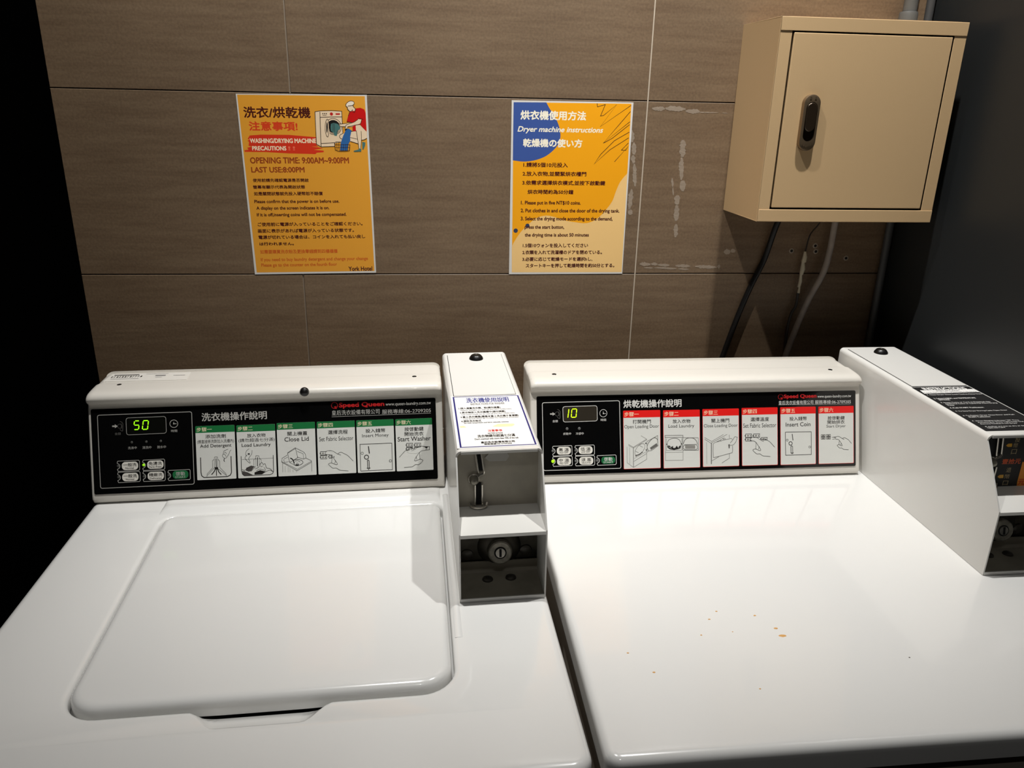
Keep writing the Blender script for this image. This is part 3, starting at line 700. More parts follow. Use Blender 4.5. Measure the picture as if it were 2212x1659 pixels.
   ('K',275.41,5.52,337.73,101.21,11.6,'cardred'),
   ('T','步驟三',277.28,91.47,301.58,98.89,'cream',0,0),
   ('T','關上機門',290.51,78.5,321.04,85.15,'ink2',1,0),
   ('T','Close Loading Door',277.58,69.34,335.35,76.25,'ink2',0,0),
   ('L','gray3',0.58,0,0,[278.64,54.37,290.48,47.53,310.89,58.58]),
   ('L','gray3',0.58,0,0,[278.62,51.56,289.49,44.75,317.35,58.74]),
   ('L','gray3',1.42,0,0,[290.14,45.04,289.84,10.09]),
   ('L','gray3',0.77,0,0,[293.35,43.72,292.93,31.87,293.48,20.61,305.43,23.1,325.52,27.89,326.51,30.99,326.26,39.76]),
   ('L','gray3',0.64,0,0,[293.35,43.72,296.59,45.82,314.69,50.06,324.41,51.69,326.34,49.77]),
   ('L','gray3',0.58,0,1,[297.23,45.8,305.65,49.65,311.48,52.63,314.7,50.68]),
   ('L','gray3',0.77,0,0,[305.0,49.67,306.92,47.44]),
   ('L','gray3',0.78,0,0,[309.54,52.06,312.75,49.48]),
   ('L','gray3',0.58,0,0,[320.9,58.03,321.18,52.4]),
   ('L','gray3',0.58,0,0,[289.89,15.09,302.84,21.92]),
   ('L','gray3',0.58,0,0,[320.98,26.75,320.92,19.24,307.92,11.47]),
   ('L','gray3',0.39,0,0,[281.79,46.5,282.12,10.31]),
   ('L','gray3',0.65,0,0,[322.41,44.24,326.33,48.52,330.26,54.37,334.79,53.63,332.14,45.87,328.21,41.28,323.67,40.14,319.15,41.19]),
   ('P','gray3',[318.83,41.83,322.07,42.06,321.37,35.5,319.75,35.23]),
  ],
  'card3': [
   ('K',342.49,5.44,404.56,101.8,11.6,'cardred'),
   ('T','步驟四',344.35,92.05,368.56,99.48,'cream',0,0),
   ('T','選擇溫度',357.65,79.09,389.54,85.77,'ink2',1,0),
   ('T','Set Fabric Selector',345.01,68.71,401.98,75.94,'ink2',0,0),
   ('L','ink2',0.78,1,0,[348.98,58.3,359.38,58.3,359.34,52.66,348.93,52.66]),
   ('C','ink2',348.44,55.49,1.04),
   ('P','gray2',[351.24,56.68,354.82,56.78,354.8,54.28,351.22,54.17]),
   ('P','ink2',[356.77,56.55,357.74,56.52,357.92,54.01,356.62,54.04]),
   ('L','ink2',0.78,1,0,[362.77,58.16,373.2,58.16,373.16,52.51,362.73,52.52]),
   ('C','ink2',362.23,55.35,1.04),
   ('P','gray2',[365.04,56.54,368.62,56.64,368.61,54.13,365.02,54.03]),
   ('P','ink2',[370.58,56.41,371.56,56.38,371.73,53.87,370.43,53.9]),
   ('L','ink2',0.78,1,0,[348.93,52.04,358.69,52.05,358.65,46.72,348.89,46.71]),
   ('C','ink2',348.39,49.38,1.04),
   ('P','gray2',[351.19,50.41,354.77,50.51,354.75,48.01,351.18,47.91]),
   ('P','ink2',[356.72,50.28,357.7,50.25,357.88,47.74,356.57,47.77]),
   ('L','ink2',0.78,1,0,[375.77,52.01,386.22,52.01,386.19,47.61,375.74,47.61]),
   ('C','ink2',375.23,49.83,1.04),
   ('P','gray2',[378.04,50.39,381.64,50.49,381.62,47.97,378.02,47.87]),
   ('P','ink2',[383.6,50.25,384.58,50.23,384.75,47.71,383.45,47.74]),
   ('P','cardw',[356.19,49.35,360.12,51.76,367.94,51.89,375.74,47.93,379.65,47.2,370.48,42.41,363.34,46.98]),
   ('L','ink2',0.59,0,1,[356.19,49.16,359.66,52.69,367.11,52.51,375.11,47.49,380.27,45.55]),
   ('L','ink2',0.59,0,1,[375.69,47.78,380.3,50.08,384.89,47.85,390.62,44.69,396.34,38.51,399.21,35.41]),
   ('L','ink2',0.59,0,1,[356.19,49.16,357.9,47.01,363.62,46.27,367.61,42.85,371.59,37.33,375.0,31.21,371.83,30.69,366.4,33.24,362.38,32.44,361.51,30.96,364.07,28.18,368.35,24.75,373.23,24.92,378.38,21.46,384.13,20.7,391.61,19.9]),
   ('L','ink2',0.59,0,0,[367.04,42.87,366.11,33.25]),
   ('L','ink2',0.59,0,0,[372.45,37.31,370.99,32.52]),
  ],
  'card4': [
   ('K',409.22,5.04,471.24,101.65,11.6,'cardred'),
   ('T','步驟五',411.08,91.9,435.27,99.33,'cream',0,0),
   ('T','投入錢幣',425.24,78.88,455.43,85.32,'ink2',1,0),
   ('T','Insert Coin',418.61,69.14,461.84,75.85,'ink2',1,0),
   ('L','ink2',0.85,1,0,[417.92,59.81,463.11,59.57,463.04,21.41,418.14,21.34]),
   ('L','ink2',1.19,0,0,[429.74,56.69,431.19,45.93]),
   ('O','ink2',426.82,40.87,2.9,1.05),
   ('O','ink2',420.99,46.63,1.71,0.59),
   ('O','ink2',460.32,34.02,1.72,0.6),
   ('L','ink2',0.92,0,0,[427.58,25.83,427.45,35.93,428.64,36.85,430.28,35.86,430.55,25.75]),
   ('L','ink2',0.92,0,0,[426.59,24.91,432.19,24.95]),
   ('L','ink2',0.66,0,0,[428.04,24.55,429.54,23.12,431.07,24.6]),
  ],
  'card5': [
   ('K',475.96,4.86,538.29,101.43,11.6,'cardred'),
   ('T','步驟六',477.83,91.69,502.14,99.11,'cream',0,0),
   ('T','按啓動鍵',492.12,78.68,522.19,84.87,'ink2',1,0),
   ('T','開始烘衣',491.79,71.78,522.16,77.97,'ink2',1,0),
   ('T','Start Dryer',489.98,64.45,523.91,70.36,'ink2',0,0),
   ('L','ink2',0.66,1,0,[480.65,54.22,487.63,54.18,487.61,50.75,480.64,50.8]),
   ('P','gray3',[481.98,53.3,486.3,53.32,486.29,51.42,481.97,51.52]),
   ('L','ink2',0.66,1,0,[480.63,50.1,487.61,50.06,487.59,46.63,480.62,46.68]),
   ('P','gray3',[481.96,49.18,486.28,49.2,486.27,47.3,481.95,47.41]),
   ('L','ink2',0.67,1,0,[489.96,54.31,496.95,54.27,496.93,50.85,489.94,50.89]),
   ('P','gray3',[491.29,53.39,495.61,53.42,495.6,51.51,491.28,51.62]),
   ('L','ink2',0.67,1,0,[489.94,50.06,496.93,50.02,496.91,46.6,489.92,46.64]),
   ('P','gray3',[491.26,49.14,495.59,49.17,495.58,47.26,491.26,47.37]),
   ('L','ink2',0.6,0,0,[499.59,49.32,506.92,49.78]),
   ('P','ink2',[501.59,49.91,506.26,50.11,504.25,48.58]),
   ('L','ink2',0.53,0,0,[500.24,46.45,504.91,46.66]),
   ('L','ink2',0.6,0,1,[505.25,47.79,507.58,50.25,512.61,50.13,518.02,46.64,521.5,45.3]),
   ('L','ink2',0.6,0,1,[518.41,46.84,521.52,48.44,524.61,46.9,528.49,44.7,532.35,40.41,534.29,38.26]),
   ('L','ink2',0.6,0,1,[505.25,47.79,506.4,46.29,510.27,45.78,512.97,43.41,515.66,39.57,517.97,35.31,515.84,34.95,512.16,36.72,509.45,36.16,508.87,35.12,510.6,33.19,513.49,30.81,516.79,30.94,520.27,28.54,524.15,28.02,529.19,27.47]),
   ('L','ink2',0.6,0,0,[512.58,43.42,511.97,36.72]),
   ('L','ink2',0.6,0,0,[516.24,39.55,515.26,36.22]),
  ],
 },
 'lw': {
  'label': [
   ('P','labelwhite',[5.42,182.99,104.38,182.1,102.54,3.08,3.74,2.7]),
   ('L','navy',2.24,1,0,[7.53,179.06,100.42,177.74,100.41,6.06,7.04,5.77]),
   ('T','洗衣機使用說明',24.9,154.89,85.36,173.9,'navy2',3,0),
   ('T','INSTRUCTIONS FOR WASHER',30.13,145.44,77.87,152.85,'grayt',2,0),
   ('T','1.倒入適量洗衣精、粉(請勿過量)',12.57,129.8,70.2,138.04,'ink2',2,0),
   ('T','Measure detergent into wash tub (DO NOT OVERLOAD)',14.8,124.11,84.86,129.19,'grayt',2,0),
   ('T','2.將衣物放入洗衣機槽中(請勿擠壓)',13.03,114.42,75.51,122.43,'ink2',2,0),
   ('T','Load clothes loosely into the wash tub (DO NOT OVERLOAD)',14.74,108.59,87.35,113.53,'grayt',2,0),
   ('T','3.蓋上洗衣機蓋(機蓋未蓋上洗衣機不會運轉)',12.95,98.52,91.57,106.31,'ink2',2,0),
   ('T','Close lid (LID MUST BE CLOSED TO OPERATE WASHER)',15.94,93.47,90.35,98.28,'grayt',2,0),
   ('T','4.選取洗衣程式',12.94,84.71,39.59,91.98,'ink2',2,0),
   ('T','Set wash temperature and fabric selectidy switches',16.16,78.78,75.46,83.78,'ink2',2,0),
   ('P','stainyel',[52.26,67.21,60.38,74.97,81.16,74.51,82.48,70.46,78.17,65.44,61.73,65.05]),
   ('P','stainyel',[9.77,72.15,15.26,73.16,18.48,67.45,10.63,66.69]),
   ('T','注意事項',45.22,50.32,63.49,57.47,'redtxt2',2,0),
   ('T','NOTIFICATION',44.39,42.93,63.36,47.33,'ink2',2,0),
   ('T','洗衣物請勿超過七分滿',30.39,33.19,78.21,41.55,'ink2',2,0),
   ('T',"Don't overload with more than 70% of the tub",26.21,26.17,81.45,31.28,'ink2',2,0),
   ('T','皇后洗衣設備有限公司',33.09,14.89,75.34,20.72,'ink2',3,0),
   ('T','服務專線:06-2709205',36.61,10.04,71.11,14.16,'ink2',3,0),
  ],
 },
 'ld': {
  'label': [
   ('P','labelblk',[6.0,11.0,99.0,11.0,99.0,172.0,6.0,172.0]),
   ('P','labelwhite',[10.8,167.16,99.64,168.65,100.1,155.4,9.3,153.02]),
   ('T','INSTRUCTIONS',19.69,168.46,89.51,177.83,'labelwhite',3,0),
   ('T','IMPORTANT',35.29,161.18,73.67,166.27,'ink2',1,0),
   ('T','PLEASE READ BEFORE OPERATING THIS DRYER',11.65,155.24,97.26,159.81,'ink2',0,0),
   ('T','1. Open Dryer Door,Load Clothes,Close Door',10.35,145.26,98.99,149.52,'labelwhite',1,0),
   ('T','2. Select FABRIC and TEMPERATURE',10.54,129.75,76.52,133.91,'labelwhite',1,0),
   ('T','SETTINGS',14.62,124.17,31.74,128.29,'labelwhite',1,0),
   ('T','3. Insert Coins or Card as Required. See',10.54,113.0,88.07,117.04,'labelwhite',1,0),
   ('T','Additional Coins or Cards For More Drying',13.89,107.66,94.87,111.67,'labelwhite',1,0),
   ('T','Time',13.24,102.42,23.5,106.39,'labelwhite',1,0),
   ('T','4. Push START Pushbutton',10.63,92.54,62.16,96.44,'labelwhite',1,0),
   ('T','5. To Stop Dryer During Cycle Open Door',10.82,79.55,89.6,83.36,'labelwhite',1,0),
   ('T','6. To Restart Dryer Close Door and Push',10.68,63.11,87.95,66.82,'labelwhite',1,0),
   ('T','START Pushbutton',15.33,57.96,47.12,61.64,'labelwhite',1,0),
   ('T','7. When Display Indicates "00" Time',10.6,43.4,79.08,46.98,'labelwhite',1,0),
   ('T','Remaining or Door Light Goes Out',15.56,38.18,82.59,41.72,'labelwhite',1,0),
   ('T','Remove Clothes From Dryer',15.32,32.86,69.14,36.37,'labelwhite',1,0),
   ('T','If clothes are not as dry as desired',15.51,23.71,81.43,27.16,'labelwhite',1,0),
   ('T','Repeat steps 3 and 4.',15.41,19.31,41.16,22.74,'labelwhite',1,0),
  ],
 },
 'yd': {
  'plate': [
   ('P','arrowyel',[47.53,65.88,50.22,68.54,55.99,68.65,56.59,63.71,50.81,63.59]),
   ('P','arrowyel',[46.55,18.69,49.28,21.42,55.14,21.51,55.75,16.41,49.88,16.33]),
   ('T','投',58.91,70.29,66.32,77.84,'goldtxt',0,0),
   ('T','幣',58.41,62.17,65.15,69.06,'goldtxt',0,0),
   ('T','口',57.7,52.67,65.55,59.89,'goldtxt',0,0),
   ('T','退',57.48,24.95,64.57,32.02,'goldtxt',0,0),
   ('T','幣',57.24,15.22,65.05,22.05,'goldtxt',0,0),
   ('T','口',57.01,5.29,64.85,12.17,'goldtxt',0,0),
   ('T','壹拾元',48.21,37.88,75.52,45.58,'orangetxt',2,0),
   ('P','orangelbl',[79.25,3.69,78.45,9.41,78.44,40.39,87.54,40.11,97.8,1.62]),
   ('T','元',79.84,5.03,90.22,13.64,'redtxt2',2,0),
  ],
 },
}

# ------------------------------------------------------------------ printing: text, strokes, shapes on a flat face (millimetres)
TXT = {}
def prepare_text():
    todo = []
    for s in DATA.values():
        for ops in s.values():
            for o in ops:
                if o[0] == 'T' and (o[1], o[7] if len(o) > 7 else 0, o[8] if len(o) > 8 else 0) not in TXT:
                    k = (o[1], o[7], o[8]); TXT[k] = None; todo.append(k)
    obs = []
    for k in todo:
        fc = bpy.data.curves.new('lettering', 'FONT'); fc.body = k[0]; fc.shear = k[2]; fc.resolution_u = 3
        ob = bpy.data.objects.new('lettering', fc); COL.objects.link(ob); obs.append((k, ob))
    dg = bpy.context.evaluated_depsgraph_get(); dg.update()
    for k, ob in obs:
        me = bpy.data.meshes.new_from_object(ob.evaluated_get(dg))
        vs = [(v.co.x, v.co.y) for v in me.vertices]; fs = [tuple(p.vertices) for p in me.polygons]
        xs = [v[0] for v in vs] or [0]; ys = [v[1] for v in vs] or [0]
        TXT[k] = (vs, fs, min(xs), min(ys), max(max(xs)-min(xs), 1e-6), max(max(ys)-min(ys), 1e-6)); bpy.data.meshes.remove(me)
    for k, ob in obs:
        fc = ob.data; bpy.data.objects.remove(ob); bpy.data.curves.remove(fc)
prepare_text()
def catmull(p, closed):
    n = len(p); out = []
    for i in range(n if closed else n-1):
        g = lambda j: Vector(p[j % n] if closed else p[max(0, min(n-1, j))])
        a, b, c, d = g(i-1), g(i), g(i+1), g(i+2)
        for k in range(4):
            t = k/4; out.append(tuple(.5*((2*b)+(c-a)*t+(2*a-5*b+4*c-d)*t*t+(3*b-3*c+d-a)*t**3)))
    if not closed: out.append(tuple(p[-1]))
    return out
def stroke(p, w, closed):
    n = len(p); L = []; R = []; h = w/2
    for i in range(n):
        a = Vector(p[i-1]) if (i or closed) else None; q = Vector(p[i]); b = Vector(p[(i+1) % n]) if (i < n-1 or closed) else None
        d1 = (q-a).normalized() if a is not None and (q-a).length > 1e-9 else None; d2 = (b-q).normalized() if b is not None and (b-q).length > 1e-9 else None
        d1 = d1 or d2 or Vector((1, 0)); d2 = d2 or d1
        nn = Vector((-(d1.y+d2.y), d1.x+d2.x)); nn = nn.normalized() if nn.length > 1e-6 else Vector((-d1.y, d1.x))
        k = max(.45, nn.dot(Vector((-d1.y, d1.x)))); o = nn*(h/k)
        L.append(tuple(q+o)); R.append(tuple(q-o))
    fs = [(i, i+n, (i+1) % n+n, (i+1) % n) for i in range(n if closed else n-1)]
    return L+R, fs
def circle(x, y, r, n=24): return [(x+r*cos(2*pi*i/n), y+r*sin(2*pi*i/n)) for i in range(n)]
def fill(pts):
    t = tessellate_polygon([[Vector((x, y, 0)) for x, y in pts]]); return pts, [tuple(f) for f in t]
def draw(mb, ops, tf, n0=.0001, step=.000004):     # tf maps (u mm, v mm, height m) to the part's own space
    for i, o in enumerate(ops):
        h = n0+step*i; k = o[0]; lift = 0
        if k == 'T':
            vs, fs, x, y, w, hh = TXT[(o[1], o[7], o[8])]
            sx = (o[4]-o[2])/w; sy = (o[5]-o[3])/hh
            vs = [(o[2]+(a-x)*sx, o[3]+(b-y)*sy) for a, b in vs]; col = o[6]
            if o[7]:                               # heavier weight: the same glyph printed again, slightly shifted
                e = o[7]*.012*min(o[5]-o[3], 9); base, bf = list(vs), list(fs); vs, fs = [], []
                for q in range(5):
                    dx, dy = e*cos(q*pi*.4+.3), e*sin(q*pi*.4+.3); b0 = len(vs); vs += [(a+dx, b+dy) for a, b in base]; fs += [tuple(b0+i for i in f) for f in bf]
                lift = len(base)
        elif k == 'P':
            q = o[2]; p = list(zip(q[::2], q[1::2])); col = o[1]
            if col == 'blob': p = p[:1]+catmull(p[1:], 0)          # the two big soft shapes have curved edges
            elif col == 'sand': p = catmull(p[:-2], 0)+p[-2:]
            vs, fs = fill(p)
        elif k == 'L':
            q = o[5]; p = list(zip(q[::2], q[1::2]))
            if o[4]: p = catmull(p, o[3])
            vs, fs = stroke(p, o[2], o[3]); col = o[1]
        elif k == 'C': vs, fs = fill(circle(o[2], o[3], o[4])); col = o[1]
        elif k == 'O': vs, fs = stroke(circle(o[2], o[3], o[4]), o[5], 1); col = o[1]
        elif k == 'R':
            _, col, x, y, w, hh = o; vs, fs = fill(rounded([(x-w/2, y-hh/2), (x+w/2, y-hh/2), (x+w/2, y+hh/2), (x-w/2, y+hh/2)], hh*.42))
        else: continue
        fs2 = []
        for f in fs:                               # every printed face looks outwards
            a = sum(vs[f[j]][0]*vs[f[(j+1) % len(f)]][1]-vs[f[(j+1) % len(f)]][0]*vs[f[j]][1] for j in range(len(f)))
            fs2.append(f if a > 0 else tuple(reversed(f)))
        mb.add([tf(a, b, h+(j//lift*.0000008 if lift else 0)) for j, (a, b) in enumerate(vs)], fs2, 'ink_'+col)
def slab(mb, outline, tf, m, h0, h1):              # a thin plate with real thickness, outline in mm
    if sum(outline[i-1][0]*outline[i][1]-outline[i][0]*outline[i-1][1] for i in range(len(outline))) < 0: outline = outline[::-1]
    mb.loft([[tf(a, b, h0) for a, b in outline], [tf(a, b, h1) for a, b in outline]], m, True, True, True, False)

# ------------------------------------------------------------------ room shell
ZS = 1.3858; XL, XR, YF = -.733, .730, -2.4
def room():
    m = MB(); m.box(XL-.1, XR+.1, YF, .12, -.06, 0, 'floor_tile'); struct(m.build('floor'))
    m = MB(); m.box(XL-.1, XR+.1, YF, .12, CEIL+.005, CEIL+.08, 'ceiling_paint'); struct(m.build('ceiling'))
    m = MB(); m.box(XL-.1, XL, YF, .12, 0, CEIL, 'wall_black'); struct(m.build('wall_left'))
    m = MB(); m.box(XR, XR+.1, YF, .12, 0, CEIL, 'wall_grey'); struct(m.build('wall_right'))
    m = MB(); m.box(XL-.1, XR+.1, YF-.1, YF, 0, CEIL, 'ceiling_paint'); struct(m.build('wall_front'))
    # tiled back wall: real 600 x 300 tiles, thin dark bed joints, wider pale upright joints
    m = MB(); m.box(XL, XR, .006, .1, 0, CEIL, 'grout_dark')
    x0 = -.3613; z0 = .1172+ZS; eps = .0008
    zs = [z0+.3*k for k in range(-6, 6)]; xs = [x0+.6*k for k in range(-2, 4)]
    rings = []
    for z in zs:
        for x in xs:
            a, b, c, d = max(x+.0011, XL), min(x+.6-.0011, XR), max(z+eps, 0), min(z+.3-eps, CEIL)
            if b-a < .01 or d-c < .01: continue
            e = .0007
            m.loft([[(a, .007, c), (b, .007, c), (b, .007, d), (a, .007, d)], [(a, e, c), (b, e, c), (b, e, d), (a, e, d)],
                    [(a+e, 0, c+e), (b-e, 0, c+e), (b-e, 0, d-e), (a+e, 0, d-e)]], 'tile', True, False, True, False)
    for x in xs:
        if XL < x < XR: m.box(x-.0011, x+.0011, .0006 if x > 0 else .0014, .008, 0, CEIL, 'grout_pale' if x > 0 else 'grout_light')
    wall = struct(m.build('wall_back'))
    # old tape residue and drilled holes
    m = MB()
    def strip(x0, z0, x1, z1, w, gaps=.25, h=.0003):
        L = math.hypot(x1-x0, z1-z0); dx, dz = (x1-x0)/L, (z1-z0)/L; t = 0
        while t < L-.002:
            e = min(L, t+random.uniform(.012, .045)); lo, hi = [], []; k = max(3, int((e-t)/.0022)); ww = w*random.uniform(.6, 1); o = random.uniform(-.15, .15)*w
            for i in range(k+1):
                q = t+(e-t)*i/k; taper = .35+.65*min(1, 4*i/k, 4*(k-i)/k)
                a, b = o-ww/2*taper*random.uniform(.6, 1.1), o+ww/2*taper*random.uniform(.6, 1.1)
                lo.append((x0+dx*q-dz*a, z0+dz*q+dx*a)); hi.append((x0+dx*q-dz*b, z0+dz*q+dx*b))
            n = len(lo); vs = [(x, -h*random.uniform(.5, 1), z) for x, z in lo+hi]; fs = [(i, i+1, n+i+1, n+i) for i in range(n-1)]
            m.add(vs, fs, 'residue')
            edge = lo+hi[::-1]; m.loft([[(x, .0002, z) for x, z in edge], [(x, -h*.5, z) for x, z in edge]], 'residue', True, False, False, False)
            t = e+(random.uniform(.003, .012) if random.random() < gaps else .0006)
    strip(.247, 1.4905, .333, 1.489, .012, .05); strip(.325, 1.4862, .382, 1.4862, .002, .7); strip(.307, 1.440, .313, 1.352, .014, .2)
    strip(.306, 1.345, .308, 1.27, .015, .5); strip(.246, 1.2215, .400, 1.215, .009, .4); strip(.255, 1.2145, .34, 1.2105, .005, .6); strip(.293, 1.375, .298, 1.345, .005, .3)
    strip(.215, 1.455, .226, 1.36, .010, .2); strip(.222, 1.355, .220, 1.31, .010, .2); strip(.404, 1.244, .426, 1.244, .014, 0)
    m.build('tape_residue', wall)['label'] = 'pale rough strips of old tape glue'
    for x, z in ((.5348, 1.2456), (.5799, 1.2551), (.6445, 1.2319), (.5825, 1.2445)):
        m = MB(); m.lathe((x, .001, z), (0, -1, 0), [(.0052, 0), (.0048, .0012), (.003, .0016)], 'plaster', 14); m.lathe((x, -.0004, z), (0, -1, 0), [(.0026, 0), (.0026, .0006)], 'hole', 12, False)
        m.build('drill_hole', wall)
room()

# ------------------------------------------------------------------ lamps
def downlight(x, y, watts, aim, words):
    t = empty('ceiling_downlight', (x, y, CEIL), words, 'lamp', group='recessed ceiling downlights')
    m = MB(); m.lathe((0, 0, .005), (0, 0, -1), [(.032, 0), (.045, .001), (.046, .005), (.044, .007), (.032, .006), (.030, -.02)], 'lamp_trim', 36); m.build('trim_ring', t)
    m = MB(); m.lathe((0, 0, .004), (0, 0, -1), [(.029, 0), (.029, .002)], 'lamp_lens', 32, False); m.build('lens', t)
    ld = bpy.data.lights.new('downlight_beam', 'SPOT'); ld.energy = watts; ld.color = LAMP_COL; ld.shadow_soft_size = .016; ld.spot_size = radians(90); ld.spot_blend = 1
    lo = bpy.data.objects.new('downlight_beam', ld); COL.objects.link(lo); lo.location = (0, 0, -.012); lo.rotation_euler = (radians(18), radians(-aim), 0); lo.parent = t
for a in LAMPS: downlight(*a)

# ------------------------------------------------------------------ machines
DECK = .914
def console(parent, x0, x1, dy):
    # side profile (y, height above deck), front bottom round to back bottom
    pr = [(.2275, .0), (.2240, .0025), (.2222, .0075), (.2228, .0155), (.2432, .0780), (.2605, .1305), (.2632, .1390), (.2652, .1432), (.2650, .1466), (.2618, .1492), (.2585, .1524), (.2576, .1562), (.2596, .1602), (.2645, .1634), (.2730, .1652),
          (.2870, .1660), (.3010, .1664), (.3040, .1660), (.3065, .1648), (.3100, .1644), (.3400, .1650), (.3520, .1645), (.3585, .1610), (.3600, .1540), (.3600, 0)]
    q = []                         # a denser, rounder section, each point with its place along the outline
    for i in range(len(pr)-1):
        g = lambda j: Vector(pr[max(0, min(len(pr)-1, j))]); p0, p1, p2, p3 = g(i-1), g(i), g(i+1), g(i+2)
        flat = i in (3, 4) or i >= len(pr)-2; n = 1 if flat else 4
        for k in range(n):
            t = k/n; v = p1.lerp(p2, t) if flat else .5*((2*p1)+(p2-p0)*t+(2*p0-5*p1+4*p2-p3)*t*t+(3*p1-3*p2+p3-p0)*t**3)
            q.append((i+t, v.x+dy, DECK+max(0, v.y)))
    q.append((len(pr)-1, pr[-1][0]+dy, DECK)); last = len(pr)-1
    def inset(e):                  # e: distance from the end of the housing; the ends are rounded over
        arc = lambda R: R-math.sqrt(max(0, R*R-max(0, R-e)**2))
        f, d = arc(.0035), arc(.0120); out = []
        for i, y, z in q:
            if i <= 8: p = (y+f, z)
            elif i <= 14: k = (i-8)/6; p = (y+f+(d*.75-f)*k, z-d*.5*k)
            elif i < 21: p = (y, z-d*.55)
            else: p = (y-d*.6, z-(d*.55 if i < last else 0))
            out.append((p[0], max(DECK, p[1])))
        return out
    st = [0, .0002, .0006, .0012, .0022, .0035, .0050, .0070, .0095, .0120]
    rings = [[(x0+e, y, z) for y, z in inset(e)] for e in st]+[[(x1-e, y, z) for y, z in inset(e)] for e in reversed(st)]
    m = MB(); m.loft(rings, 'plastic_white', True, True, True)
    return m.build('console', parent, 0, angle=50)

def coin_box(parent, x0, x1, dy, dryer):
    yb, yt, yf, zt, zl, th = .3585, -.032+dy, -.0815+dy, .182, .094, .0018
    Z = DECK+.0005; yu, yl = -.0105+dy, -.0225+dy
    m = MB()
    for a, b in ((x0, x0+th), (x1-th, x1)):
        m.prism([(yb, Z), (yb, Z+zt-.0075), (yt, Z+zt-.0075), (yt-.0035, Z+zt-.0125), (yf, Z+zl+.001), (yf-.0003, Z+zl-.002), (yf, Z)], 'x', a, b, 'steel_white')
    R = .007; arc = [(x0+R-R*cos(a), zt-R+R*sin(a)) for a in [pi/2*k/6 for k in range(7)]]; arc = [(x0, zt-.0075)]+arc
    out = arc+[(x0+x1-x, z) for x, z in reversed(arc)]
    cx = (x0+x1)/2; inn = [(x+(th if x < cx else -th), z-(th if 1 < i < len(out)-2 else 0)) for i, (x, z) in enumerate(out)]
    ring = [(x, Z+z) for x, z in out]+[(x, Z+z) for x, z in reversed(inn)]
    m.prism(ring, 'y', yt, yb, 'steel_white')
    m.box(x0+.0065, x1-.0065, yt-.0010, yt, Z+zt-.0042, Z+zt-.0006, 'steel_white')
    m.box(x0+th, x1-th, yb-th, yb, Z, Z+zt-.002, 'steel_white')
    m.box(x0+th, x1-th, yf, yu, Z+zl-th, Z+zl, 'steel_white'); m.box(x0+th, x1-th, yf, yf+.0012, Z+zl-.0045, Z+zl-th, 'steel_white')
    m.box(x0+th, x1-th, yf, yl, Z, Z+.002, 'floor_grey'); m.box(x0+th, x1-th, yf-.0006, yf+.001, Z, Z+.0045, 'steel_white')
    m.box(x0+th, x1-th, yl, yl+.002, Z, Z+.0185, 'inner_grey')
    cb = m.build('coin_box', parent)
    cb.data.polygons.foreach_set('use_smooth', [True]*len(cb.data.polygons)); cb.data.set_sharp_from_angle(angle=radians(25))
    cb['label'] = 'white sheet metal coin meter box with two open pockets'
    m = MB(); m.box(x0+th, x1-th, yu, yu+.002, Z+zl-th, Z+zt-.004, 'ink_labelblk' if dryer else 'inner_grey')
    if dryer: draw(m, DATA['yd']['plate'], lambda u, v, h: (.2290-.3585+.3585+u/1000, yu-h, 1.005+v/1000), .0002)
    m.build('coin_plate', cb)
    m = MB(); m.box(x0+th, x1-th, yl+.004, yl+.006, Z+.012, Z+zl-th, 'dark_metal'); m.build('lock_plate', cb)
    # service door let into the top, with its lock
    m = MB(); a, b, c, d = x0+.0085, x1-.0095, .1535+dy*.3, yb-.0125
    m.box(a-.0008, b+.0008, c-.0012, d+.0006, Z+zt, Z+zt+.0003, 'black_void'); m.box(a, b, c, d, Z+zt, Z+zt+.0011, 'steel_white'); m.build('service_door', cb)
    m = MB(); lx, ly = x0+.0545, yb-.0375
    m.lathe((lx, ly, Z+zt), (0, 0, 1), [(.0118, 0), (.0112, .0035), (.0085, .0072), (.0075, .0080)], 'rubber', 28); m.lathe((lx, ly, Z+zt+.0078), (0, 0, 1), [(.0062, 0), (.0060, .0010), (.0045, .0014)], 'dark_metal', 24); m.lathe((lx, ly, Z+zt+.0090), (0, 0, 1), [(.0016, 0), (.0014, .0009)], 'chrome', 12); m.build('door_lock', cb)
    m = MB()
    if dryer:
        tf = lambda u, v, h: (.2290+u/1000, -.030+v/1000, Z+zt+h)
        slab(m, rounded([(6, 11), (99.5, 11), (99.5, 180.5), (6, 180.5)], 1.5), tf, 'ink_labelblk', 0, .0003); draw(m, DATA['ld']['label'][1:], tf, .00032)
        m.build('instruction_label', cb)['label'] = 'black label of white printed instructions'
    else:
        tf = lambda u, v, h: (.2140+u/1000, -.030+v/1000, Z+zt+h)
        slab(m, rounded([(2.6, 2.6), (102.2, 2.6), (102.2, 182.5), (3.6, 182.5)], 1), tf, 'ink_labelwhite', 0, .0003); draw(m, DATA['lw']['label'][1:], tf, .00032)
        m.build('instruction_label', cb)['label'] = 'white label with a navy border and printed instructions'
    # chrome coin slide on the plate
    sx = x0+(.0295 if not dryer else .0345); y = yu
    m = MB()
    for o in (-.0036, .0036):
        m.tube([(sx+o-.001, y-.003, Z+zt-.006), (sx+o+.003, y-.003, Z+.146), (sx+o+.0038, y-.003, Z+.143)], .0012, 'chrome', 8)
        m.tube([(sx+o*1.25, y-.003, Z+.126), (sx+o*1.25, y-.003, Z+.097)], .0013, 'chrome', 8)
    m.prism([(sx-.003, Z+zt-.006), (sx+.003, Z+zt-.006), (sx+.0065, Z+.145), (sx+.001, Z+.145)], 'y', y-.0015, y, 'black_void')
    m.box(sx-.0036, sx+.0036, y-.0015, y, Z+.097, Z+.128, 'black_void')
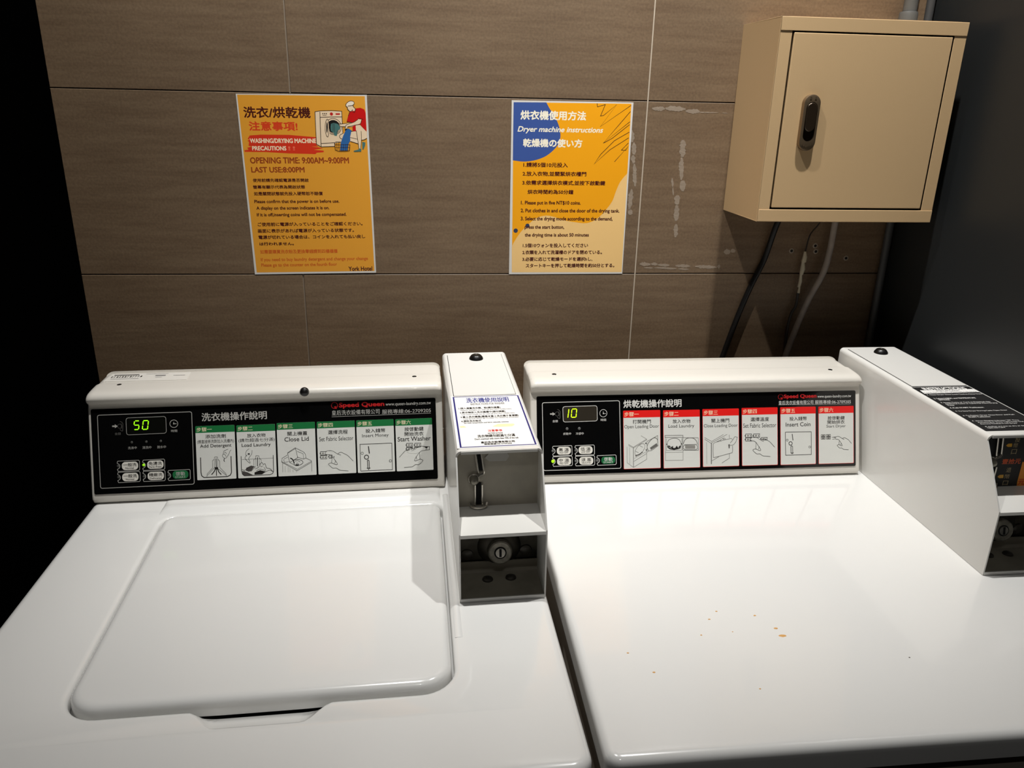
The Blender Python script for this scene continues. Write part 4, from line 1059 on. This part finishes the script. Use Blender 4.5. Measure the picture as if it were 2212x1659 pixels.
    m.tube([(sx+.007, y-.003, Z+.145), (sx+.006, y-.003, Z+.141), (sx+.0015, y-.003, Z+.140), (sx-.0005, y-.003, Z+.137)], .0016, 'chrome', 8)
    m.lathe((sx-.006, y, Z+.134), (0, -1, 0), [(.0078, 0), (.0076, .0035), (.0066, .0045)], 'chrome', 28); m.lathe((sx-.006, y-.0046, Z+.134), (0, -1, 0), [(.0062, 0), (.0058, .0035), (.0040, .0060), (.001, .0068)], 'worn_metal', 28)
    m.tube([(sx+.0098*cos(a), y-.004-.006*math.sin(-a), Z+.0965) for a in [-pi+pi*k/12 for k in range(13)]], .0016, 'chrome', 8)
    m.tube([(sx-.0098, y-.004, Z+.0965), (sx-.0108, y-.002, Z+.1005)], .0016, 'chrome', 8); m.tube([(sx+.0098, y-.004, Z+.0965), (sx+.0108, y-.002, Z+.1005)], .0016, 'chrome', 8)
    m.build('coin_slide', cb)['label'] = 'chrome coin slot and slide'
    if not dryer:
        m = MB(); hx = x0+.054; hz = Z+.1625
        m.prism([(hx-.0165, hz), (hx-.0115, hz+.0052), (hx+.0115, hz+.0058), (hx+.0145, hz+.001), (hx+.0105, hz-.0056), (hx-.0110, hz-.0052)], 'y', yu-.0012, yu, 'enamel_grey'); m.build('hex_patch', cb)  # pale grey hexagonal patch on the coin plate
    # cam lock and screws of the lower pocket
    lx, lz = x0+.0555, Z+.0345; y = yl+.004
    m = MB(); m.lathe((lx, y, lz+.004), (0, -1, 0), [(.0285, 0), (.0275, .0015), (.024, .004), (.0185, .006)], 'dark_metal', 36)
    ax = Vector((0, -1, .22)).normalized(); c0 = Vector((lx, y-.004, lz+.001)); uz = Vector((1, 0, 0)).cross(ax)*-1
    m.lathe(c0, ax, [(.0170, 0), (.0162, .007), (.0152, .0120), (.0136, .0132), (.0080, .0126)], 'worn_metal', 40); m.build('lock_collar', cb)
    m = MB(); m.lathe(c0+ax*.0120, ax, [(.0080, 0), (.0080, .0010)], 'black_void', 28, False); m.lathe(c0+ax*.0130, ax, [(.0064, 0), (.0062, .0010)], 'chrome', 28, False)
    X1 = Vector((1, 0, 0)); q = [c0+ax*hh+X1*a+uz*b for hh in (.0135, .0145) for a, b in ((-.0015, -.0052), (.0015, -.0052), (.0015, .0052), (-.0015, .0052))]
    m.add([tuple(v) for v in q], [(4, 5, 6, 7), (0, 1, 5, 4), (1, 2, 6, 5), (2, 3, 7, 6), (3, 0, 4, 7)], 'black_void'); m.build('keyhole', cb)
    for sx2, sz in ((.0135, .0285), (.0905, .0305)):
        m = MB(); m.lathe((x0+sx2, y, Z+sz), (0, -1, 0), [(.0082, 0), (.0076, .0016), (.0045, .0028), (.001, .0030)], 'brown_bolt', 20); m.build('plate_screw', cb)
    for sx2, sy in ((.0388, -.0385), (.0690, -.0375)):
        m = MB(); m.lathe((x0+sx2, sy+dy, Z+.002), (0, 0, 1), [(.0072, 0), (.0066, .0016), (.0045, .0030), (.001, .0036)], 'brown_bolt', 22); m.build('floor_bolt', cb)
    return cb

def panel(parent, key, O, V, uw, vh, words):
    O = Vector(O); V = Vector(V).normalized(); N = Vector((1, 0, 0)).cross(V)
    tf = lambda u, v, h: tuple(O+Vector((1, 0, 0))*(u/1000)+V*(v/1000)+N*h)
    m = MB(); slab(m, rounded([(0, 0), (uw, 0), (uw, vh), (0, vh)], 2.5), tf, 'panel_black', -.003, .0009); draw(m, DATA[key]['panel'], tf, .00095)
    p = m.build('control_panel', parent); p['label'] = words
    H = .0009
    for part, ops in DATA[key].items():
        m = MB()
        if part == 'panel': continue
        if part.startswith('card'):
            _, x0, y0, x1, y1, hd, col = ops[0]
            body = rounded([(x0, y0), (x1, y0), (x1, y1), (x0, y1)], 1.2)
            slab(m, body, tf, 'ink_'+('cardw' if key == 'w' else 'cardred'), H, H+.0003)
            if key == 'd': slab(m, rounded([(x0+.5, y0+.5), (x1-.5, y0+.5), (x1-.5, y1-.5), (x0+.5, y1-.5)], 1), tf, 'ink_cardw', H+.0003, H+.00032)
            slab(m, rounded([(x0, y1-hd), (x1, y1-hd), (x1, y1), (x0, y1)], [.01, .01, 1.2, 1.2]), tf, 'ink_'+col, H+.0003, H+.00036)
            draw(m, ops[1:], tf, H+.0004)
            m.build('instruction_card', p)['label'] = 'white card with a %s heading' % ('green' if key == 'w' else 'red')
        elif part == 'display':
            q = ops[0][2]; slab(m, list(zip(q[::2], q[1::2])), tf, 'ink_'+ops[0][1], H, H+.0004); draw(m, ops[1:], tf, H+.0005)
            m.build('display', p)['label'] = 'display reading %s in green digits' % ('50' if key == 'w' else '10')
        elif part.startswith('button'):
            _, col, x, y, w, hh = ops[0]; slab(m, rounded([(x-w/2, y-hh/2), (x+w/2, y-hh/2), (x+w/2, y+hh/2), (x-w/2, y+hh/2)], hh*.42), tf, 'ink_'+col, H, H+.0006); draw(m, ops[1:], tf, H+.0007)
            b = m.build('button', p)
            if col == 'startgreen': b['label'] = 'green start button'
        elif part.startswith('led'):
            _, col, x, y, r = ops[0]
            m.loft([[tf(a, b, hh) for a, b in circle(x, y, rr)] for rr, hh in ((r, H), (r*.95, H+.0006), (r*.6, H+.0011), (r*.1, H+.0013))], 'ink_'+col, True, False, True)
            b = m.build('indicator_light', p)
            if col in ('ledgreen2', 'ledyel2'): b['label'] = 'lit green indicator light'
    return p

def screws(parent, pts):
    for x, y in pts:
        m = MB(); m.lathe((x, y, DECK+.1645), (0, 0, 1), [(.0040, -.002), (.0040, .0014), (.0034, .0019), (.001, .0020)], 'rubber', 16); m.build('screw_cap', parent)

def washer():
    t = empty('washing_machine', (-.3181, -.4961, -.0028), 'white top-loading coin washing machine with closed lid and green step cards, left machine', 'washing machine', (0, radians(-.5), radians(1.1)))
    t.rotation_mode = 'XYZ'
    outer = densify(rounded([(-.3255, -.353), (.325, -.353), (.325, .360), (-.3255, .360)], [.022, .022, .01, .01], 8), .03)
    lidp = rounded([(-.1940, -.2310), (.1978, -.2325), (.1995, .1690), (-.2045, .1700)], [.036, .034, .016, .020], 9); lidp = densify(lidp, .006)
    bump = lambda x, a, b, s: max(0, min(1, (x-a)/s, (b-x)/s)); sm = lambda t: t*t*(3-2*t)
    B = lambda x: sm(bump(x, -.070, .074, .030))
    def opening(off, z, ys=None, zs=None):       # ys, zs: where this ring runs inside the finger scoop in front of the lid
        out = []
        for x, y in offset(lidp, .0025+off):
            k = B(x) if (ys and y < -.2) else 0
            out.append((x, y+(ys-(-.2345-off))*k if k else y, DECK+z+((zs-z)*k if k else 0)))
        return out
    m = MB()
    rings = [opening(.0075, 0, -.2640, 0), opening(.0040, -.0006, -.2625, -.0012), opening(.0016, -.0022, -.2590, -.0031), opening(.0004, -.0050, -.2490, -.0073),
             opening(0, -.0110, -.2375, -.0116), opening(0, -.0170, -.2362, -.0128), opening(-.006, -.0200, -.2330, -.0210)]
    m.loft(rings, 'enamel', True)
    inner = rings[0]; ot = [(x, y, DECK) for x, y in offset(outer, -.011)]
    tri = tessellate_polygon([[Vector(p) for p in ot], [Vector(p) for p in inner]]); m.add(ot+inner, [tuple(f) for f in tri], 'enamel', True)
    er = [(-.011, 0), (-.0075, -.0006), (-.0040, -.0022), (-.0014, -.0052), (-.0002, -.0090), (0, -.013), (0, -.040), (-.004, -.042)]
    m.loft([[(x, y, DECK+z) for x, y in offset(outer, d)] for d, z in er], 'enamel', True)
    # raised ledge between lid and console
    hp = [(.1800, 0), (.1830, .0012), (.1875, .0040), (.1925, .0052), (.1990, .0048), (.2060, .0030), (.2150, .0022), (.2240, .0020)]
    hr = []
    for x, k in ((-.2160, .02), (-.2150, .35), (-.2110, .75), (-.2030, 1), (.190, 1), (.1960, .75), (.2000, .35), (.2010, .02)): hr.append([(x, y, DECK+z*k) for y, z in hp])
    m.loft(hr, 'enamel', False)
    vp = [(.2045, 0), (.2055, .0014), (.2075, .0034), (.2095, .0040), (.2110, .0032), (.2125, .0012), (.2135, 0)]
    m.loft([[(x, y, DECK+z*k) for x, z in vp] for y, k in ((.200, .3), (.190, 1), (-.02, 1), (-.09, .6), (-.15, .05))], 'enamel', False)
    cab = m.build('top_deck', t, angle=40)
    m = MB(); m.prism([(-.318, -.345), (.318, -.345), (.318, .355), (-.318, .355)], 'z', .03, DECK-.041, 'cabinet_front'); m.build('cabinet', t, .004)
    # lid
    zt = lambda y: DECK+.0050+(.170-y)*.0075
    T = lambda x, y: .0006*sm(bump(x, -.066, .070, .030))*(1 if y < -.2 else 0)
    lr = []
    for d, dz, k in ((-.0110, 0, 0), (-.0070, -.0005, 0), (-.0036, -.0020, .05), (-.0014, -.0044, .2), (-.0004, -.0075, .45), (0, -.0115, .8), (0, -.0195, 1.0), (-.004, -.0200, 1.0)):
        lr.append([(x, y-k*T(x, y), zt(y)+dz) for x, y in offset(lidp, d)])
    m = MB(); m.loft(lr, 'enamel', True); a = lr[0]; tri = tessellate_polygon([[Vector(p) for p in a]]); m.add(a, [tuple(f) for f in tri], 'enamel', True)
    m.build('lid', t, angle=40)
    m = MB(); m.box(-.2080, .2030, -.262, .1735, DECK-.034, DECK-.0235, 'black_void'); m.build('tub_shade', t)  # black slab stands in for the shade below the lid gap
    for x in (-.300, .300):
        for y in (-.32, .32): m = MB(); m.lathe((x, y, .0056 if x < 0 else .0004), (0, 0, 1), [(.022, 0), (.024, .004), (.014, .010), (.010, .040)], 'rubber', 18); m.build('leveling_foot', t)
    c = console(t, -.3235, .2095, 0)
    screws(c, [(-.2845, .2960), (.1665, .2925)])
    m = MB(); m.lathe((-.0022, .2625, DECK+.1575), (0, -1, .25), [(.0050, 0), (.0070, .0035), (.0072, .0050), (.0060, .0085), (.0030, .0105), (.0006, .0110)], 'rubber', 24); m.build('rubber_plug', c)
    m = MB(); tf = lambda u, v, h: (-.3155+u/1000, .3150+v/1000, DECK+.1650+h)
    slab(m, [(0, 0), (126, -2), (124, 34), (3, 36)], tf, 'label_pale', -.0009, .0002)
    ops = [('P', 'ink2', [8, 27, 46, 26.4, 46, 30, 8, 30.6])]+[('P', 'ink2', [x, 17, x+random.choice((1, 2, 3)), 17, x+2, 24, x+.6, 24]) for x in range(6, 52, 4)]
    ops += [('P', 'grayt', [8, 10, 50, 9.5, 50, 11, 8, 11.5]), ('P', 'grayt', [72, 20, 88, 19.6, 88, 24, 72, 24.4]), ('P', 'grayt', [74, 14, 84, 13.8, 84, 15, 74, 15.2]), ('P', 'grayt', [100, 20, 118, 19.6, 118, 21.2, 100, 21.6]), ('P', 'grayt', [56, 30, 90, 29.5, 90, 30.5, 56, 31])]
    draw(m, ops, tf, .0003); m.build('rating_label', c)
    panel(t, 'w', (-.3185, .2228, .9308), (0, .0404, .1227), 517.2, 129.2, 'glossy black panel with green headed step cards')
    coin_box(t, .2140, .3215, -.0032, False)
washer()

def dryer():
    t = empty('clothes_dryer', (.3585, -.49, 0), 'white coin clothes dryer with flat top and red step cards, right machine', 'clothes dryer')
    outer = densify(rounded([(-.3415, -.347), (.3400, -.347), (.3400, .360), (-.3415, .360)], [.016, .016, .01, .01], 8), .03)
    m = MB(); top = [(x, y, DECK) for x, y in offset(outer, -.010)]
    tri = tessellate_polygon([[Vector(p) for p in top]]); m.add(top, [tuple(f) for f in tri], 'enamel', True)
    er = [(-.010, 0), (-.0065, -.0006), (-.0034, -.0021), (-.0012, -.0050), (-.0001, -.0088), (0, -.012), (0, -.030), (-.004, -.031)]
    m.loft([[(x, y, DECK+z) for x, y in offset(outer, d)] for d, z in er], 'enamel', True)
    for i, (x, y, a, b) in enumerate(((-.0948, -.1811, .0046, .0024), (-.0972, -.1671, .0026, .0016), (-.1124, -.1413, .002, .0012), (-.1566, -.1295, .0016, .001), (-.1706, -.144, .0018, .001), (-.1904, -.1722, .0012, .001), (-.2842, -.1963, .0014, .001), (-.2635, -.2298, .0018, .0011), (-.1573, -.2642, .0011, .0009), (-.1512, -.1693, .0009, .0007), (.0334, -.2296, .0011, .0008))):
        r = [(x+a*cos(k*pi/7)*random.uniform(.8, 1.15), y+b*sin(k*pi/7)*random.uniform(.8, 1.15)) for k in range(14)]
        m.loft([[(p, q, DECK) for p, q in r], [(x+(p-x)*.8, y+(q-y)*.8, DECK+.0003) for p, q in r]], 'stain_dark' if i > 9 else 'stain_orange', True, False, True, False)
    m.build('top_deck', t, angle=40)
    m = MB(); m.prism([(-.335, -.338), (.333, -.338), (.333, .355), (-.335, .355)], 'z', .025, DECK-.0305, 'cabinet_front'); m.build('cabinet', t, .004)
    for x in (-.31, .31):
        for y in (-.31, .32): m = MB(); m.lathe((x, y, 0), (0, 0, 1), [(.022, 0), (.024, .004), (.014, .010), (.010, .035)], 'rubber', 18); m.build('leveling_foot', t)
    c = console(t, -.3405, .2200, -.0028)
    screws(c, [(-.2985, .2860), (.1760, .2868)])
    panel(t, 'd', (-.3303, .2200, .9308), (0, .0405, .1206), 541.8, 127.4, 'glossy black panel with red headed step cards')
    coin_box(t, .2290, .3365, 0, True)
dryer()

# ------------------------------------------------------------------ posters on the wall
def poster(key, cx, cz, rot, label):
    m = MB(); tf = lambda u, v, h: (u/1000, -h, v/1000)
    slab(m, [(-105, -148.5), (105, -148.5), (105, 148.5), (-105, 148.5)], tf, 'paper', .0002, .0007)
    for p, ops in DATA[key].items():
        if p == 'print': draw(m, ops, tf, .00075)
    o = m.build('poster'); o.location = (cx, 0, cz+ZS); o.rotation_euler = (0, -rot, 0); tag(o, label, 'poster')
    for p, ops in DATA[key].items():
        if p != 'print':
            m = MB(); draw(m, ops, tf, .00088); m.build('illustration', o)['label'] = 'drawing of a man in a red shirt unloading a washing machine'
poster('p1', -.3406, -.033, .0132, 'orange laminated notice with washing precautions and a drawing of a washing machine')
poster('p2', .1089, -.0346, .0032, 'orange laminated notice with dryer instructions, blue blob and sand coloured wave')

# ------------------------------------------------------------------ steel box on the wall
def wall_box():
    x0, x1, z0, z1, yf = .394, .698, -.0655+ZS, .2412+ZS, -.150
    t = empty('electrical_box', ((x0+x1)/2, 0, z0), 'square beige steel electrical box with a latched door, hung on the tiled wall', 'electrical box')
    X = lambda x: x-(x0+x1)/2; Zc = lambda z: z-z0
    m = MB(); th = .0014
    m.box(X(x0), X(x0)+th, yf, 0, 0, Zc(z1), 'beige'); m.box(X(x1)-th, X(x1), yf, 0, 0, Zc(z1), 'beige')
    m.box(X(x0), X(x1), yf, 0, Zc(z1)-th, Zc(z1), 'beige'); m.box(X(x0), X(x1), yf, 0, 0, th, 'beige'); m.box(X(x0), X(x1), -.002, 0, 0, Zc(z1), 'beige')
    m.box(X(x0), X(.4138), yf, yf+th, 0, Zc(z1), 'beige'); m.box(X(.6775), X(x1), yf, yf+th, 0, Zc(z1), 'beige')
    m.box(X(.412), X(.679), yf, yf+th, 0, Zc(-.0455+ZS), 'beige'); m.box(X(.412), X(.679), yf, yf+th, Zc(.2215+ZS), Zc(z1), 'beige')
    m.box(X(.405), X(.688), yf+.024, yf+.025, Zc(-.055+ZS), Zc(.232+ZS), 'gap_shade')  # black backing sheet stands in for the shade inside the door gap
    m.build('casing', t, .0007, 2)
    m = MB(); m.box(X(x0)+.0008, X(x1)-.0008, yf-.0011, yf, Zc(.2213+ZS), Zc(z1)-.0006, 'beige'); m.build('top_flange', t, .0009, 2)
    m = MB(); m.box(X(x0)+.0016, X(x1)-.0008, yf-.0011, yf, .0006, Zc(-.0457+ZS), 'beige'); m.build('bottom_flange', t, .0009, 2)
    m = MB(); m.box(X(.4170), X(.6748), yf-.0008, yf+.008, Zc(-.0425+ZS), Zc(.2190+ZS), 'beige'); d = m.build('door', t, .0011, 3)
    cx, cz = X(.4578), Zc(.0893+ZS); y = yf-.0008
    def stad(w, h, n=14):
        r = w/2; return [(r*cos(a), h/2-r+r*sin(a)) for a in [pi*k/n for k in range(n+1)]]+[(-r*cos(a), -h/2+r-r*sin(a)) for a in [pi*k/n for k in range(n+1)]]
    tilt = .03; tl = lambda x, z: (cx+x*cos(tilt)+z*sin(tilt)*-1*-.0, cz+z)
    m = MB(); o1 = stad(.0275, .0845); o2 = stad(.0262, .0832); o3 = stad(.0225, .0795); i1 = stad(.0185, .0585); sh = lambda o, dz=0: [(cx+a-.0, cz+b+dz) for a, b in o]
    R = lambda o, yy, dz=0: [(a, yy, b) for a, b in sh(o, dz)]
    m.loft([R(o1, y+.001), R(o1, y-.0060), R(o2, y-.0078), R(o3, y-.0086)], 'latch_metal', True)
    fr = R(o3, y-.0086); hole = R(i1, y-.0086, .0015); tri = tessellate_polygon([[Vector(p) for p in fr], [Vector(p) for p in hole]]); m.add(fr+hole, [tuple(f) for f in tri], 'latch_metal', True)
    m.loft([hole, R(i1, y-.0035, .0015)], 'latch_dark', True, False, True)
    for k in range(5):
        a = -.0085+.0034*k; b = -.0355+abs(k-2)*.0012; m.box(cx+a-.0008, cx+a+.0006, y-.0091, y-.0085, cz+b-.0012, cz+b+.0016, 'latch_metal')
    for k in (-.004, .004): m.box(cx+k-.0014, cx+k+.0012, y-.0090, y-.0085, cz+.0345, cz+.0385, 'latch_metal')
    m.build('latch', d, angle=35)['label'] = 'brushed metal latch'
    l1 = stad(.0165, .0425); l2 = stad(.0150, .0410)
    m = MB(); m.loft([R(l1, y-.0040, .0085), R(l1, y-.0092, .0085), R(l2, y-.0100, .0085)], 'latch_dark', True, False, True); m.build('latch_lever', d, angle=35)
wall_box()

# ------------------------------------------------------------------ cables and pipes
def smooth_path(pts, k=6):
    p = [Vector(q) for q in pts]; out = []
    for i in range(len(p)-1):
        a, b, c, d = p[max(i-1, 0)], p[i], p[i+1], p[min(i+2, len(p)-1)]
        for j in range(k):
            t = j/k; out.append(tuple(.5*((2*b)+(c-a)*t+(2*a-5*b+4*c-d)*t*t+(3*b-3*c+d-a)*t**3)))
    return out+[tuple(p[-1])]
def lines():
    zw = lambda l: [(x, y, z+ZS) for x, y, z in l]
    BZ = -.0655
    m = MB(); m.tube(smooth_path(zw([(.5045, -.020, BZ), (.4925, -.016, -.0872), (.4812, -.0062, -.1545), (.4609, -.0056, -.2082), (.4416, -.0056, -.2713), (.4216, -.0056, -.3502), (.403, -.0056, -.43), (.388, -.0056, -.6)])), .0052, 'cable_black', 14)
    tag(m.build('power_cable'), 'thick black cable running down the wall from under the beige box', 'cable')
    m = MB(); p = zw([(.6030, -.02, BZ), (.6011, -.02, -.0857), (.5995, -.02, -.135), (.5931, -.02, -.1783), (.5715, -.02, -.2314), (.5535, -.02, -.2949), (.5424, -.02, -.346), (.535, -.02, -.43), (.53, -.02, -.6)])
    m.tube(smooth_path(p), .0056, 'conduit', 14); m.tube(zw([(.6029, -.02, BZ), (.6013, -.02, -.083)]), .0064, 'conduit', 14)
    tag(m.build('flexible_conduit'), 'pale grey flexible conduit curving down the wall below the beige box', 'cable')
    m = MB(); m.tube(smooth_path(zw([(.5840, -.012, BZ), (.5757, -.010, -.0884), (.5613, -.010, -.1095), (.5563, -.012, -.1393)])), .0013, 'wire_dark', 8)
    m.tube(smooth_path(zw([(.5538, -.012, -.2179), (.5530, -.012, -.2420), (.5462, -.012, -.2583), (.5430, -.012, -.2900), (.5440, -.012, -.3400), (.545, -.012, -.45)])), .0026, 'wire_dark', 10)
    wire = tag(m.build('thin_wire'), 'thin dark wire with a pale taped joint beside the grey conduit', 'wire')
    m = MB(); zz = [-.1393, -.150, -.158, -.160, -.172, -.181, -.184, -.196, -.206, -.208, -.2179]; rr = [.002, .0042, .0046, .003, .0046, .0036, .0024, .0032, .0030, .0018, .0026]
    m.tube([(.5563-.0025*i/10+random.uniform(-.001, .001), -.012, z+ZS) for i, z in enumerate(zz)], rr, 'crimp', 10); m.build('taped_joint', wire)['label'] = 'pale taped joint'
    m = MB(); m.tube([(.6735, -.02, CEIL), (.6735, -.02, .262+ZS)], .0112, 'pvc', 20); m.lathe((.6725, -.02, .2412+ZS), (0, 0, 1), [(.0150, 0), (.0150, .022), (.0140, .026), (.0112, .0265)], 'pvc', 24)
    tag(m.build('conduit_pipe'), 'grey plastic pipe dropping from the ceiling into the top of the beige box', 'pipe')
    m = MB(); m.tube([(.7125, -.014, CEIL), (.7125, -.014, 0.0)], .0068, 'pvc_dark', 16); tag(m.build('corner_pipe'), 'slim grey pipe running down the right corner of the wall', 'pipe')
lines()
